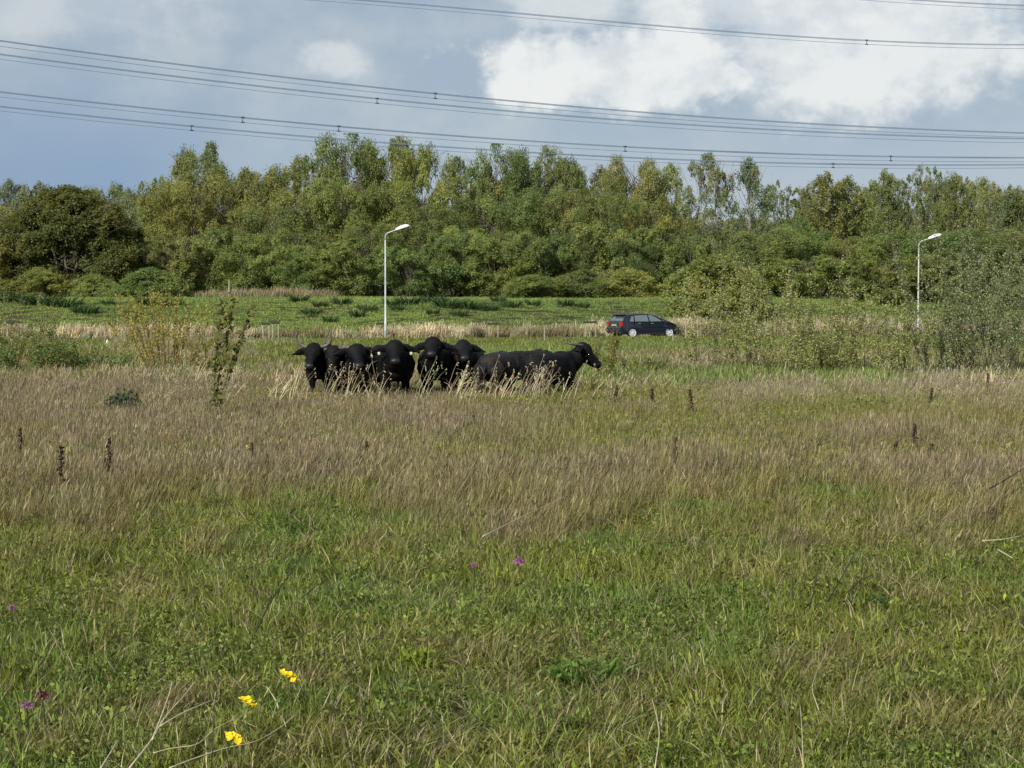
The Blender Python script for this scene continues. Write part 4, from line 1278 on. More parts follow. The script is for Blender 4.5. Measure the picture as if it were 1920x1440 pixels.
flower(544, 1264, 'yellow flower head, topmost and rightmost of the three', 1, 1.15)
flower(465, 1312, 'yellow flower head, middle one of the three', 2, .95)
flower(440, 1381, 'yellow flower head, lowest of the three beside the black stem', 3, 1.0)
for px, py, lb, m_, s in ((972, 1051, 'larger purple flower in the middle of the meadow', M_purple, 1.3), (889, 1060, 'small purple flower left of the larger one', M_purple, .8), (50, 1322, 'purple flower at the lower left', M_purple, .9),
                          (22, 1139, 'tiny purple flower at the left edge', M_purple, .8), (80, 1302, 'dark red seed head at the lower left', M_crimson, 1.2)):
    p = G(px, py, .25)
    o = thing('purple_flower' if m_ is M_purple else 'red_seed_head', lb, 'flower', (p.x, p.y, 0))
    g = Geo(); tube(g, np.array([[0, 0, 0], [.01, 0, .12], [0, 0, .24]]), .003, 4); obj('stem', g.mesh('stem'), M_darkstem, o)
    g = Geo(); leaves(g, RNG.normal(0, 1, (46, 3)) * [.016 * s, .016 * s, .012 * s] + [0, 0, .25], .02 * s, .012 * s, up=.4)
    obj('flower_head', g.mesh('flower_head'), m_, o)

# ================================================================== BUFFALO
_sph = {}


def unit_sphere(seg):
    if seg not in _sph:
        b = bmesh.new(); bmesh.ops.create_uvsphere(b, u_segments=seg, v_segments=seg // 2 + 2, radius=1.0)
        bmesh.ops.triangulate(b, faces=b.faces)
        _sph[seg] = (np.array([v.co[:] for v in b.verts]), np.array([[v.index for v in f.verts] for f in b.faces])); b.free()
    return _sph[seg]


def ellips(bm, c, r, rot=None, seg=14):
    if isinstance(bm, Geo):
        V, Fc = unit_sphere(seg)
        V = V * np.array(r)
        if rot is not None: V = V @ np.array(rot.to_3x3()).T
        bm.add(V + np.array(c), Fc)
        return
    mt = Matrix.Translation(c)
    if rot is not None: mt = mt @ rot.to_4x4()
    bmesh.ops.create_uvsphere(bm, u_segments=seg, v_segments=seg // 2 + 2, radius=1.0, matrix=mt @ Matrix.Diagonal((*r, 1)))


def limb(bm, pts, rads, k=10, sc=(1, 1)):
    """closed tapered tube with round ends"""
    pts = [Vector(p) for p in pts]
    for a, b, ra, rb in zip(pts[:-1], pts[1:], rads[:-1], rads[1:]):
        d_ = b - a
        steps = max(2, int(d_.length / (min(ra, rb) * .6)))
        for q in range(steps + 1):
            s = q / steps
            r_ = ra + (rb - ra) * s
            ellips(bm, a + d_ * s, (r_, r_, r_), None, 10)


def loft(g, secs, k=18):
    """secs: (x, z, half width, half height)"""
    t = np.arange(k) * 2 * math.pi / k
    V = np.concatenate([np.stack([np.full(k, x), hw * np.sign(np.cos(t)) * abs(np.cos(t)) ** .85, z + hh * np.sign(np.sin(t)) * abs(np.sin(t)) ** .9], -1) for x, z, hw, hh in secs])
    n = len(secs); i = np.arange(n - 1)[:, None]; j = np.arange(k)[None]
    fa = np.stack([i * k + j, i * k + (j + 1) % k, (i + 1) * k + (j + 1) % k, (i + 1) * k + j], -1).reshape(-1, 4)[:, ::-1]
    g.add(V, fa)
    g.f.append(np.array([np.arange(k)]) + g.n - n * k)
    g.f.append(np.array([np.arange(k)[::-1]]) + g.n - k)


def make_buffalo(label, px, Yd, heading, top_py=None, size=1.0, neck=(.40, .10), head_yaw=0.0, head_pitch=-35, horn=1.0, horn_up=0.0, tags=(), brown=1.0, ear_droop=.05, seed=0):
    """heading in degrees in the ground plane (-90 looks at the camera); neck = forward and upward reach of the neck end"""
    rnd = random.Random(seed)
    x = W(px, 558, Yd).x
    root = thing('water_buffalo', label, 'buffalo')
    bm = Geo()
    jit = lambda v, a=.04: v * (1 + rnd.uniform(-a, a))
    loft(bm, [(-1.02, .93, .10, .12), (-.97, .93, .20, .22), (-.82, .92, jit(.30), .31), (-.5, .89, jit(.34), .35), (-.15, .86, jit(.40), .39), (.2, .86, jit(.39), .39), (.48, .90, .34, .38), (.7, .93, .27, .32), (.86, .95, .18, .22), (.93, .95, .08, .10)])
    ellips(bm, (.42, 0, 1.12), (.34, .16, .17))           # withers
    ellips(bm, (-.72, 0, 1.05), (.26, .24, .15))          # hips
    ellips(bm, (.68, 0, .74), (.24, .20, .22))            # brisket
    for s in (-1, 1):
        limb(bm, [(.46, s * .24, .78), (.50, s * .215, .50), (.50, s * .20, .40), (.49, s * .20, .14), (.52, s * .20, .05)], [.17, .105, .078, .058, .078])
        ellips(bm, (.44, s * .27, .86), (.20, .12, .28))
        limb(bm, [(-.72, s * .20, .82), (-.62, s * .23, .60), (-.84, s * .21, .43), (-.80, s * .21, .13), (-.76, s * .21, .05)], [.22, .15, .072, .056, .075])
        ellips(bm, (-.74, s * .20, .80), (.24, .15, .30))
    limb(bm, [(-1.02, 0, 1.02), (-1.10, 0, .85), (-1.10, .02, .50), (-1.10, .02, .36)], [.035, .028, .022, .035])
    # neck
    nb = Vector((.62, 0, 1.00)); hd = Vector((.72 + neck[0], 0, 1.10 + neck[1]))
    yaw = Matrix.Rotation(R(head_yaw), 3, 'Z')
    hd = Vector((.62, 0, 0)) + yaw @ Vector((hd.x - .62, 0, 0)) + Vector((0, 0, hd.z))
    for q in range(10):
        s = q / 9
        c = nb.lerp(hd, s) + Vector((0, 0, -.05 * math.sin(s * 3.14)))
        r_ = .30 * (1 - s) + .195 * s
        ellips(bm, c + Vector((0, 0, -.06 * (1 - s) - .03)), (r_ * .95, r_ * .85, r_ * 1.15), None, 12)
    hr = yaw @ Matrix.Rotation(R(-head_pitch), 3, 'Y')
    HS = 1.2
    def hp(v): return hd + hr @ (Vector(v) * HS)
    he = lambda c, r_, s=12: ellips(bm, hp(c), tuple(v * HS for v in r_), hr, s)
    he((.02, 0, .04), (.19, .175, .175))                  # skull, domed forehead
    he((.10, 0, .02), (.17, .145, .145))
    he((.22, 0, -.01), (.16, .115, .125))
    he((.34, 0, -.03), (.12, .095, .105))
    he((.45, 0, -.035), (.075, .105, .085))               # muzzle
    he((.24, 0, -.11), (.20, .075, .06))                  # jaw
    he((.05, 0, -.10), (.14, .10, .09))
    for s in (-1, 1):
        he((.13, s * .11, .06), (.06, .045, .04), 8)      # brow
        for q in range(9):                                # ear, a flattened drooping cone
            u = q / 8
            er = hr @ Matrix.Rotation(s * R(-8), 3, 'X')
            c = hp((-.06 - .03 * u, s * (.13 + .30 * u), .03 - ear_droop * (u * 1.0 + u * u)))
            wdt = .055 + .05 * math.sin(min(1, u * 1.25) * math.pi) * 1 - .035 * u
            ellips(bm, c, (.035, .05, max(.026, wdt * 1.15)), er, 8)
    me = bm.mesh('raw')
    tmp = bpy.data.objects.new('raw', me); col.objects.link(tmp)
    md = tmp.modifiers.new('r', 'REMESH'); md.mode = 'VOXEL'; md.voxel_size = .026; md.adaptivity = 0; md.use_smooth_shade = True
    ms = tmp.modifiers.new('s', 'SMOOTH'); ms.factor = .5; ms.iterations = 4
    dg = bpy.context.evaluated_depsgraph_get(); dg.update()
    bmesh_out = bpy.data.meshes.new_from_object(tmp.evaluated_get(dg))
    bmesh_out.name = 'body'
    bpy.data.objects.remove(tmp)
    bmesh_out.materials.clear()
    # slight muscle and coat relief
    co = np.zeros(len(bmesh_out.vertices) * 3); bmesh_out.vertices.foreach_get('co', co); co = co.reshape(-1, 3)
    nrm = np.zeros_like(co).ravel(); bmesh_out.vertices.foreach_get('normal', nrm); nrm = nrm.reshape(-1, 3)
    dsp = np.array([noise.noise(Vector(c) * 4 + Vector((seed, 0, 0))) for c in co]) * .020 + np.array([noise.noise(Vector(c) * 16) for c in co]) * .010
    co += nrm * dsp[:, None]
    bmesh_out.vertices.foreach_set('co', co.ravel()); bmesh_out.update()
    body = obj('body', bmesh_out, M_hide, root)
    body.color = (brown, brown * .92, brown * .86, 1) if brown > 1 else (1, 1, 1, 1)
    for s in (-1, 1):
        g = Geo(); u = np.linspace(0, 1, 9)
        L_ = .34 * horn
        loc = np.stack([-.06 - (L_ * .95 * u) * (1 - horn_up), s * (.10 + L_ * (.75 * np.sin(u * 1.9) - .12 * u)), .10 + L_ * ((.05 - .55 * (1 - min(1, horn_up * 1.6))) * u + (.05 + .9 * horn_up) * u ** 2)], -1)
        tube(g, np.array([list(hp(v)) for v in loc]), .046 * horn * (1 - .82 * u) + .004, 8)
        obj('horn', g.mesh('horn', True), M_horn, root)
        b2_ = bmesh.new(); ellips(b2_, hp((.155, s * .13, .035)), (.024, .02, .022), hr, 8)
        obj('eye', bm_mesh(b2_, 'eye', True), M_eye, root)
    b2_ = bmesh.new(); ellips(b2_, hp((.475, 0, -.02)), (.068, .112, .076), hr, 12)
    obj('muzzle', bm_mesh(b2_, 'muzzle', True), M_muzzle, root)
    for s in tags:
        b2_ = bmesh.new(); u = .52
        c = hp((-.02, s * (.13 + .30 * u), .01 - ear_droop * (u + u * u) - .035))
        vs = box_bm(b2_, c, (.016, .052, .060), hr.to_4x4())
        bmesh.ops.bevel(b2_, geom=b2_.edges[:], offset=.004, segments=1, affect='EDGES')
        obj('ear_tag', bm_mesh(b2_, 'ear_tag'), M_tag, root)
    # put the requested head or back height where it belongs
    zt = hd.z + .20
    hx = hd.x * size
    root.rotation_euler = (0, 0, R(heading))
    root.scale = (size,) * 3
    # px names the head for animals facing the camera
    if abs(heading + 90) < 50:
        x = x - math.cos(R(heading)) * hx
        ly = Yd - math.sin(R(heading)) * hx * 1.0
    else:
        ly = Yd
    root.location = (x, ly, float(gz(x, ly)) - .03)
    return root


def bsize(top_py, Yd, ztop):
    return W(960, top_py, Yd).z / ztop


buff = [
 dict(label='buffalo farthest left, facing the camera with horns pointing up', px=580, Yd=42.0, heading=-112, top=641, neck=(.30, .02), head_yaw=16, head_pitch=-26, horn=1.05, horn_up=.75, tags=(1,)),
 dict(label='buffalo mostly hidden behind the two leftmost ones', px=613, Yd=44.6, heading=-100, top=641, neck=(.30, .02), head_yaw=0, head_pitch=-24, horn=.7, tags=()),
 dict(label='buffalo third from the left with pale ear tag, head slightly lower', px=629, Yd=41.9, heading=-84, top=645, neck=(.34, -.02), head_yaw=-6, head_pitch=-30, horn=.85, tags=(-1,)),
 dict(label='buffalo fourth from the left with tagged ears, legs in straw', px=665, Yd=41.6, heading=-82, top=641, neck=(.36, .02), head_yaw=4, head_pitch=-24, horn=.95, tags=(1,)),
 dict(label='buffalo standing back between the fourth and the large front one', px=702, Yd=43.6, heading=-72, top=643, neck=(.34, .0), head_yaw=12, head_pitch=-34, horn=.7, tags=()),
 dict(label='large buffalo in front with white tag in its ear, nearest of the herd', px=739, Yd=41.2, heading=-88, top=634, neck=(.36, .08), head_yaw=2, head_pitch=-20, horn=.6, tags=(1, -1)),
 dict(label='tallest buffalo with raised head, right of the large front one', px=812, Yd=42.0, heading=-92, top=629, neck=(.30, .16), head_yaw=0, head_pitch=-12, horn=.55, tags=()),
 dict(label='buffalo with brownish flank, right-hand one of those facing the camera', px=860, Yd=42.8, heading=-99, top=634, neck=(.34, .10), head_yaw=14, head_pitch=-16, horn=.6, tags=(), brown=1.7),
]
for q, b_ in enumerate(buff):
    ny = b_['neck'][1]; pt = R(b_['head_pitch'])
    ztop = 1.10 + ny + .24
    sz = bsize(b_['top'], b_['Yd'], ztop)
    make_buffalo(b_['label'], b_['px'], b_['Yd'], b_['heading'], size=sz * 1.02, neck=b_['neck'], head_yaw=b_['head_yaw'], head_pitch=b_['head_pitch'], horn=b_['horn'], horn_up=b_.get('horn_up', 0), tags=b_['tags'], brown=b_.get('brown', 1), seed=q + 3)
make_buffalo('brownish buffalo seen from behind, first right of the gap', 932, 43.0, 74, size=.93, neck=(.34, -.55), head_yaw=10, head_pitch=-60, horn=.8, brown=3.6, seed=21)
make_buffalo('buffalo with only its back showing between two others on the right', 990, 44.8, 42, size=.93, neck=(.34, -.5), head_yaw=10, head_pitch=-60, horn=.8, brown=2.4, seed=22)
make_buffalo('buffalo farthest right, head raised in profile looking right', 1034, 42.8, 52, size=.94, neck=(.30, .17), head_yaw=-45, head_pitch=-36, horn=1.0, seed=23)

# ================================================================== CAR
def make_car():
    root = thing('parked_car', 'dark blue hatchback on the road behind the herd, rear to the left', 'car')
    sil = [(-2.02, .28), (-2.08, .45), (-2.07, .62), (-2.0, .72), (-1.98, .92), (-1.90, 1.02), (-1.58, 1.38), (-1.62, 1.42), (-1.35, 1.455), (-.8, 1.50), (-.25, 1.50), (.2, 1.44), (.55, 1.25), (.98, 1.00), (1.3, .95), (1.75, .84), (2.0, .68), (2.08, .52), (2.08, .30), (1.98, .20)]
    def arch(cx, r_=.37):
        return [(cx + r_ * math.cos(a), .31 + r_ * math.sin(a)) for a in [math.radians(v) for v in range(-17, 198, 18)]]
    bottom = arch(1.30) + arch(-1.28)
    pts = sil + bottom
    def tap(x, y, z):
        k = 1.0
        if z > .95: k *= 1 - .24 * ((z - .95) / .55) ** 1.1
        if z < .45: k *= 1 - .05 * (.45 - z) / .25
        if abs(x) > 1.55: k *= 1 - .14 * ((abs(x) - 1.55) / .5) ** 1.6
        return (x, y * k, z)
    bm = bmesh.new()
    HW = .87
    L = [bm.verts.new(tap(x, HW, z)) for x, z in pts]
    C1 = [bm.verts.new(tap(x * .995, HW * .86, z + (.025 if z > 1.3 else .01 if z > .8 else 0))) for x, z in pts]
    C2 = [bm.verts.new(tap(x * .995, -HW * .86, z + (.025 if z > 1.3 else .01 if z > .8 else 0))) for x, z in pts]
    Rr = [bm.verts.new(tap(x, -HW, z)) for x, z in pts]
    n_ = len(pts)
    for A, B in ((L, C1), (C1, C2), (C2, Rr)):
        for q in range(n_):
            bm.faces.new((A[q], A[(q + 1) % n_], B[(q + 1) % n_], B[q]))
    f1 = bm.faces.new(L); f2 = bm.faces.new(Rr[::-1])
    bmesh.ops.triangulate(bm, faces=[f1, f2], ngon_method='EAR_CLIP')
    obj('body', bm_mesh(bm, 'body'), M_paint, root)

    def panel(name, poly, side, m_, off=.006, parent=None):
        """thin panel following the side of the car; poly in x,z"""
        bm = bmesh.new()
        o_ = [bm.verts.new(tap(x, side * (HW + off), z)) for x, z in poly]
        i_ = [bm.verts.new(tap(x, side * (HW - .012), z)) for x, z in poly]
        f = bm.faces.new(o_)
        bm.faces.new(i_[::-1])
        for q in range(len(poly)):
            bm.faces.new((o_[q], o_[(q + 1) % len(poly)], i_[(q + 1) % len(poly)], i_[q]))
        return obj(name, bm_mesh(bm, name), m_, parent or root)
    for s in (-1, 1):
        panel('window', [(-1.50, 1.02), (-1.18, 1.02), (-1.16, 1.36), (-1.30, 1.34)], s, M_glass)
        d2 = panel('door', [(-.98, .30), (-.12, .30), (-.10, .985), (-1.10, .985), (-1.12, .72), (-.92, .66)], s, M_paint, .008)
        panel('window', [(-1.10, 1.02), (-.16, 1.02), (-.20, 1.42), (-1.08, 1.385)], s, M_glass)
        d1 = panel('door', [(-.08, .30), (.90, .30), (.92, .80), (.90, .965), (-.06, .985)], s, M_paint, .008)
        panel('window', [(-.08, 1.02), (.80, 1.02), (.44, 1.25), (.12, 1.40), (-.12, 1.42)], s, M_glass)
        for d_, hx in ((d2, -.82), (d1, .06)):
            bm = bmesh.new(); box_bm(bm, (hx, s * (HW + .018), .90), (.17, .022, .035)); obj('handle', bm_mesh(bm, 'handle'), M_chrome, d_)
        bm = bmesh.new(); ellips(bm, (.78, s * .97, 1.04), (.08, .10, .07)); box_bm(bm, (.80, s * .88, 1.02), (.06, .14, .04)); obj('mirror', bm_mesh(bm, 'mirror', True), M_paint, root)
        # lamps
        bm = bmesh.new(); box_bm(bm, (-1.965, s * .70, .86), (.14, .22, .30)); bmesh.ops.bevel(bm, geom=bm.edges[:], offset=.03, segments=2, affect='EDGES'); obj('tail_light', bm_mesh(bm, 'tail_light'), M_red, root)
        bm = bmesh.new(); box_bm(bm, (1.86, s * .60, .70), (.26, .26, .14), Matrix.Rotation(.5, 4, 'Y')); bmesh.ops.bevel(bm, geom=bm.edges[:], offset=.03, segments=2, affect='EDGES'); obj('headlight', bm_mesh(bm, 'headlight'), M_clear, root)
        bm = bmesh.new(); box_bm(bm, (0, s * .86, .26), (1.8, .05, .10)); obj('sill', bm_mesh(bm, 'sill'), M_black, root)
        for wx in (1.30, -1.28):
            w_ = bpy.data.objects.new('wheel', None); col.objects.link(w_); w_.parent = root; w_.location = (wx, s * .77, .315)
            g = Geo(); a = np.linspace(0, 2 * math.pi, 33)[:-1]
            prof_ = [(.20, -.09), (.30, -.10), (.315, -.06), (.315, .06), (.30, .10), (.20, .09)]
            V = np.concatenate([np.stack([r_ * np.cos(a), np.full(32, y_), r_ * np.sin(a)], -1) for r_, y_ in prof_])
            fs = []
            for q in range(6):
                for k_ in range(32):
                    fs.append([q * 32 + k_, q * 32 + (k_ + 1) % 32, ((q + 1) % 6) * 32 + (k_ + 1) % 32, ((q + 1) % 6) * 32 + k_])
            g.add(V, fs); obj('tyre', g.mesh('tyre'), M_tyre, w_)
            bm = bmesh.new()
            bmesh.ops.create_cone(bm, cap_ends=True, segments=24, radius1=.06, radius2=.06, depth=.04, matrix=Matrix.Translation((0, s * .085, 0)) @ Matrix.Rotation(math.pi / 2, 4, 'X'))
            for k_ in range(7):
                box_bm(bm, Vector((math.cos(k_ * .898) * .125, s * .075, math.sin(k_ * .898) * .125)), (.17, .03, .075), Matrix.Rotation(-k_ * .898, 4, 'Y'))
            ring_o = Geo(); V = np.concatenate([np.stack([r_ * np.cos(a), np.full(32, y_), r_ * np.sin(a)], -1) for r_, y_ in ((.185, s * .05), (.235, s * .05), (.235, s * .095), (.20, s * .095))])
            fs = [[q * 32 + k_, q * 32 + (k_ + 1) % 32, ((q + 1) % 4) * 32 + (k_ + 1) % 32, ((q + 1) % 4) * 32 + k_] for q in range(4) for k_ in range(32)]
            bm.from_mesh(bm_mesh_from(V, fs))
            obj('rim', bm_mesh(bm, 'rim'), M_rim, w_)
            bm = bmesh.new(); bmesh.ops.create_cone(bm, cap_ends=True, segments=24, radius1=.19, radius2=.19, depth=.03, matrix=Matrix.Translation((0, s * .02, 0)) @ Matrix.Rotation(math.pi / 2, 4, 'X'))
            obj('brake_disc', bm_mesh(bm, 'brake_disc'), M_black, w_)
    # rear window, tailgate furniture
    def quad_slab(name, pts4, m_, th=.012):
        bm = bmesh.new(); P_ = [Vector(p) for p in pts4]
        nrm_ = (P_[1] - P_[0]).cross(P_[3] - P_[0]).normalized()
        a = [bm.verts.new(p + nrm_ * th) for p in P_]; b = [bm.verts.new(p - nrm_ * .01) for p in P_]
        bm.faces.new(a); bm.faces.new(b[::-1])
        for q in range(4): bm.faces.new((a[q], a[(q + 1) % 4], b[(q + 1) % 4], b[q]))
        return obj(name, bm_mesh(bm, name), m_, root)
    quad_slab('rear_window', [(-1.885, .66, 1.05), (-1.885, -.66, 1.05), (-1.61, -.57, 1.36), (-1.61, .57, 1.36)], M_glass)
    quad_slab('windscreen', [(.24, .58, 1.445), (.24, -.58, 1.445), (.96, -.70, 1.03), (.96, .70, 1.03)], M_glass)
    bm = bmesh.new(); box_bm(bm, (-1.66, 0, 1.435), (.26, 1.16, .04), Matrix.Rotation(-.1, 4, 'Y')); bmesh.ops.bevel(bm, geom=bm.edges[:], offset=.012, segments=1, affect='EDGES'); obj('spoiler', bm_mesh(bm, 'spoiler'), M_black, root)
    bm = bmesh.new(); box_bm(bm, (-2.06, 0, .47), (.12, 1.56, .20)); bmesh.ops.bevel(bm, geom=bm.edges[:], offset=.03, segments=2, affect='EDGES'); obj('rear_bumper', bm_mesh(bm, 'rear_bumper'), M_black, root)
    bm = bmesh.new(); box_bm(bm, (2.05, 0, .40), (.12, 1.5, .22)); bmesh.ops.bevel(bm, geom=bm.edges[:], offset=.03, segments=2, affect='EDGES'); obj('front_bumper', bm_mesh(bm, 'front_bumper'), M_black, root)
    bm = bmesh.new(); box_bm(bm, (-2.025, 0, .80), (.03, .52, .115)); obj('number_plate', bm_mesh(bm, 'number_plate'), M_plate, root)
    bm = bmesh.new(); box_bm(bm, (-1.1, 0, 1.57), (.02, .015, .14), Matrix.Rotation(-.6, 4, 'Y')); obj('aerial', bm_mesh(bm, 'aerial'), M_black, root)
    return root


def bm_mesh_from(V, fs):
    me = bpy.data.meshes.new('ring'); me.from_pydata([tuple(v) for v in V], [], [list(map(int, f)) for f in fs]); return me


car = make_car()
cY = 107.3; cx = W(1206, 558, cY).x
car.location = (cx, cY, .035); car.rotation_euler = (0, 0, R(29)); car.scale = (1.0, 1.0, .95)


# ================================================================== STREET LAMPS
def street_lamp(px, base_py, top_py, label):
    b = G(px, base_py, 0)
    ht = W(px, top_py, b.y).z
    o = thing('street_lamp', label, 'street lamp', (b.x, b.y, 0), 0, 'street lamps along the road')
    k = ht / 6.3
    g = Geo()
    tube(g, np.array([[0, 0, -.1], [0, 0, 1.1], [0, 0, 1.12], [0, 0, 3.2], [0, 0, 5.55]]) * [1, 1, k], [.075, .075, .058, .048, .036], 12)
    obj('pole', g.mesh('pole', True), M_pole, o)
    g = Geo()
    a = np.linspace(0, 1, 8)
    arm = np.array([[0, 0, 5.54], [.0, 0, 5.70], [.04, 0, 5.84], [.14, 0, 5.93], [.34, 0, 6.0], [.62, 0, 6.10]]) * [1, 1, k]
    tube(g, arm, .034, 8)
    obj('arm', g.mesh('arm', True), M_pole, o)
    bm = bmesh.new()
    rot = Matrix.Rotation(R(-17), 4, 'Y')
    secs = [(0, .05, .05), (.10, .09, .09), (.28, .14, .14), (.5, .155, .155), (.68, .13, .12), (.80, .07, .05)]
    rings = []
    for (x_, hw, hh) in secs:
        ring = []
        for q in range(12):
            t_ = 2 * math.pi * q / 12
            z_ = math.sin(t_) * hh
            ring.append(bm.verts.new(Matrix.Translation((.56, 0, 6.09 * k)) @ rot @ Vector((x_, math.cos(t_) * hw, max(z_, -.05)))))
        rings.append(ring)
    for r1, r2 in zip(rings[:-1], rings[1:]):
        for q in range(12): bm.faces.new((r1[q], r1[(q + 1) % 12], r2[(q + 1) % 12], r2[q]))
    bm.faces.new(rings[0][::-1]); bm.faces.new(rings[-1])
    hd_ = obj('lamp_head', bm_mesh(bm, 'lamp_head', True), M_lamp, o)
    bm = bmesh.new()
    ellips(bm, Matrix.Translation((.56, 0, 6.09 * k)) @ rot @ Vector((.44, 0, -.045)), (.26, .115, .055), rot.to_3x3(), 14)
    obj('lens', bm_mesh(bm, 'lens', True), M_lampglass, hd_)
    bm = bmesh.new(); box_bm(bm, (0, -.088, .75), (.09, .012, .34)); obj('hatch', bm_mesh(bm, 'hatch'), M_pole, o)


street_lamp(723, 640, 424, 'white street lamp rising behind the herd, left one of the two')
street_lamp(1721, 634, 441, 'white street lamp among the shrubs on the right')

# ================================================================== ROADSIDE POSTS
def rail(px, py, wd_px, label, double=False):
    Yd = float(reed_y((px - 960) / F * 106)) - .4
    x = W(px, 558, Yd).x
    o = thing('roadside_rail', label, 'rail', (x, Yd, 0), R(4), 'low rails along the reeds')
    zt = W(px, py, Yd).z; w_ = wd_px * Yd / F
    for s in ((-1, 1)):
        bm = bmesh.new(); box_bm(bm, (s * (w_ / 2 - .08), 0, zt / 2 - .04), (.07, .07, zt)); obj('post', bm_mesh(bm, 'post'), M_wood, o)
    bm = bmesh.new(); box_bm(bm, (0, 0, zt + .0), (w_, .16, .12)); bmesh.ops.bevel(bm, geom=bm.edges[:], offset=.01, segments=1, affect='EDGES')
    obj('cap', bm_mesh(bm, 'cap'), M_darkwood, o)


rail(26, 604, 30, 'low wooden rail with dark top at the left edge'); rail(264, 606, 24, 'low wooden rail with dark top behind the golden willow fan')
rail(498, 607, 16, 'low pale rail with dark top, left one of a pair'); rail(516, 605, 16, 'low pale rail with dark top, right one of a pair')
rail(716, 607, 22, 'dark topped rail crossing behind the left street lamp pole'); rail(925, 607, 22, 'dark topped rail in the reeds above the brownish buffalo')
rail(1107, 604, 24, 'dark topped rail just left of the car')


def post(name, label, px, base_py, top_py, m_, wd_=.10, Yd=None, band=None, cat='post'):
    if Yd is None:
        b = G(px, base_py, 0)
    else:
        x = W(px, 558, Yd).x; b = Vector((x, Yd, float(gz(x, Yd))))
    zt = W(px, top_py, b.y).z - b.z
    o = thing(name, label, cat, b)
    bm = bmesh.new(); bmesh.ops.create_cone(bm, cap_ends=True, segments=10, radius1=wd_ / 2, radius2=wd_ / 2 * .9, depth=zt + .1, matrix=Matrix.Translation((0, 0, zt / 2 - .05)))
    bmesh.ops.create_cone(bm, cap_ends=True, segments=10, radius1=wd_ / 2 * .9, radius2=.01, depth=wd_ * .4, matrix=Matrix.Translation((0, 0, zt + wd_ * .2)))
    obj('shaft', bm_mesh(bm, 'shaft'), m_, o)
    if band:
        bm = bmesh.new(); bmesh.ops.create_cone(bm, cap_ends=True, segments=10, radius1=wd_ * .62, radius2=wd_ * .62, depth=band[0], matrix=Matrix.Translation((0, 0, zt * band[1])))
        obj('band', bm_mesh(bm, 'band'), band[2], o)


post('marker_post', 'pale post on the bank crest above the three leafy stalks', 430, 0, 527, M_wood, .15, Yd=137, band=(.12, .35, M_black))
post('marker_post', 'small red and white marker beside the pale green round bush', 336, 0, 543, M_white, .22, Yd=138, band=(.22, .35, M_orange))
post('marker_post', 'thin dark stake on the bank above the pair of rails', 506, 0, 566, M_darkwood, .07, Yd=126)
post('white_post', 'white peg in the verge left of the golden willow fan', 201, 654, 638, M_white, .09)
post('white_post', 'white peg in the verge between the large buffalo and the tallest', 764, 648, 618, M_wood, .07)
post('white_post', 'pale peg in the verge above the back of the hidden buffalo', 1021, 645, 612, M_wood, .08)
post('fence_post', 'pale wooden fence post just right of the car bonnet', 1286, 640, 600, M_wood, .11)
post('fence_post', 'pale wooden fence post second right of the car bonnet', 1309, 636, 598, M_wood, .11)
post('fence_post', 'short grey post in front of the front wheel of the car', 1262, 646, 628, M_wood, .08)

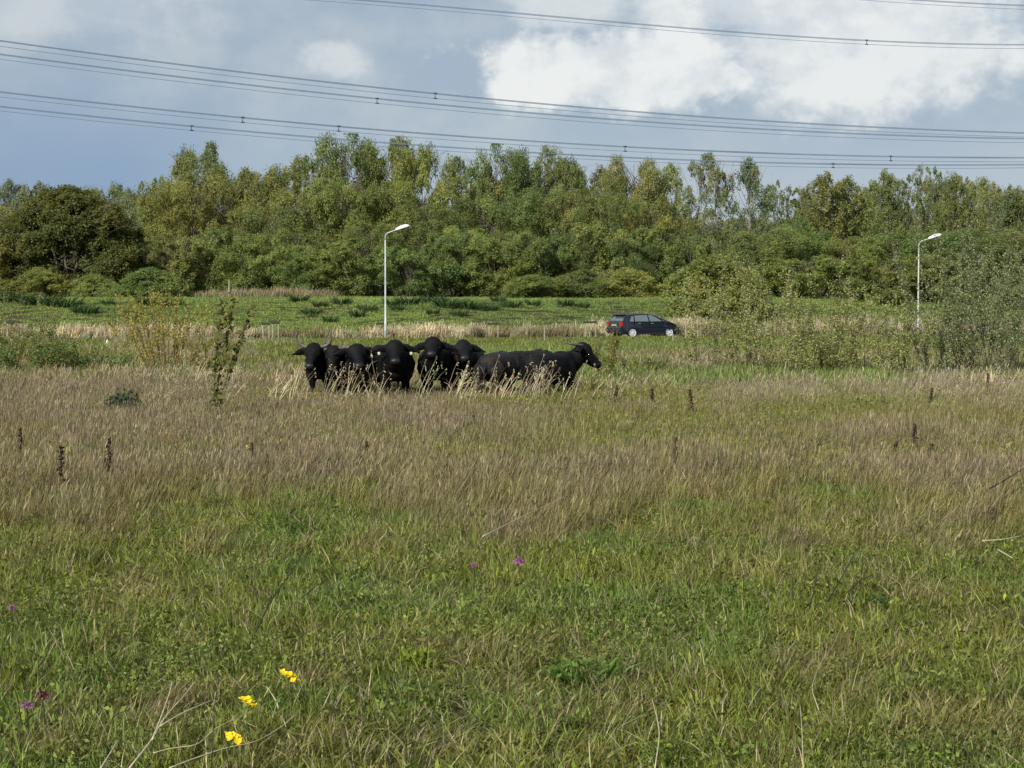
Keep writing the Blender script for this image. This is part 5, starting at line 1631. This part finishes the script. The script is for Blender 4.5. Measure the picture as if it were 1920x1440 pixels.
# ================================================================== POWER LINES
def power_line(label, tops, low_off, d0, d1, spacers, thick=.021, pair=True):
    """tops: pixel curve of the upper cables; low_off: pixels to the lower cable at the left and right end"""
    px = np.array([p[0] for p in tops], float); py = np.array([p[1] for p in tops], float)
    deg = 3 if len(px) > 4 else 2
    cf = np.polyfit((px - 960) / 1000, py, deg)
    xs_ = np.linspace(-240, 2160, 61)
    c2 = np.poly1d(cf)
    def pt(x, off, ex):
        dpt = d0 + (d1 - d0) * x / 1920 + ex
        return np.array(W(x, float(c2((np.clip(x, px[0] - 250, px[-1] + 250) - 960) / 1000)) + off, dpt))
    o = thing('power_line', label, 'power line', pt(960, 0, 0).tolist(), 0, 'high-voltage conductors crossing the sky')
    org = pt(960, 0, 0)
    cables = [(0, 0), (1, 0)] + ([(2, .42)] if pair else [])
    for kind_, ex in cables:
        P_ = []
        for x in xs_:
            off = 0 if kind_ == 0 else (low_off[0] + (low_off[1] - low_off[0]) * x / 1920 if kind_ == 1 else 1.6)
            P_.append(pt(x, off, ex) - org)
        g = Geo(); tube(g, np.array(P_), thick if kind_ != 1 else thick * .8, 6)
        obj('cable', g.mesh('cable', True), M_cable, o)
    for x in spacers:
        a = pt(x, 0, 0) - org; b = pt(x, low_off[0] + (low_off[1] - low_off[0]) * x / 1920, 0) - org; c = pt(x, 1.6, .42) - org
        g = Geo(); tube(g, np.array([a, b]), .026, 6)
        if pair: tube(g, np.array([a, c]), .026, 6)
        for e in (a, b): tube(g, np.array([e + [-.12, 0, .01], e + [.12, 0, -.01]]), .038, 6)
        obj('spacer', g.mesh('spacer'), M_spacer, o)


power_line('topmost conductor bundle of the middle group, clamp above the willows', [(0, 75.5), (240, 107.5), (480, 137), (580, 151), (815, 174), (1060, 197), (1440, 226), (1680, 240.5), (1920, 248)], (11, 8.5), 112, 132, [816])
power_line('second conductor bundle of the middle group, clamp left of the other', [(0, 101), (240, 131), (480, 160), (580, 172), (815, 194), (1060, 216), (1440, 242), (1680, 253), (1920, 259)], (10, 8.5), 116, 136, [707])
power_line('third conductor bundle, touching the top of the tallest willow', [(0, 171), (240, 199), (480, 222.5), (580, 231), (815, 250.5), (1060, 267.5), (1440, 287), (1680, 293), (1920, 294.5)], (10, 8.5), 114, 134, [455, 635, 1172, 1670])
power_line('lowest conductor bundle, running behind the willow tops', [(0, 199), (240, 224), (480, 246), (580, 256), (900, 280), (1180, 294), (1440, 304.5), (1680, 307.5), (1920, 308)], (9, 7), 118, 138, [359, 613, 1562])
power_line('high conductor bundle crossing the white cloud', [(660, -2), (860, 14), (1153, 41), (1445, 63.5), (1625, 75.5), (1920, 83)], (8, 8), 122, 142, [1625], .020)
power_line('highest conductor bundle cutting the top right corner', [(1400, -26), (1660, -5), (1730, 0), (1820, 5), (1920, 9.5)], (8, 8), 122, 142, [], .020)
print('tris', sum(len(m.polygons) for m in bpy.data.meshes))
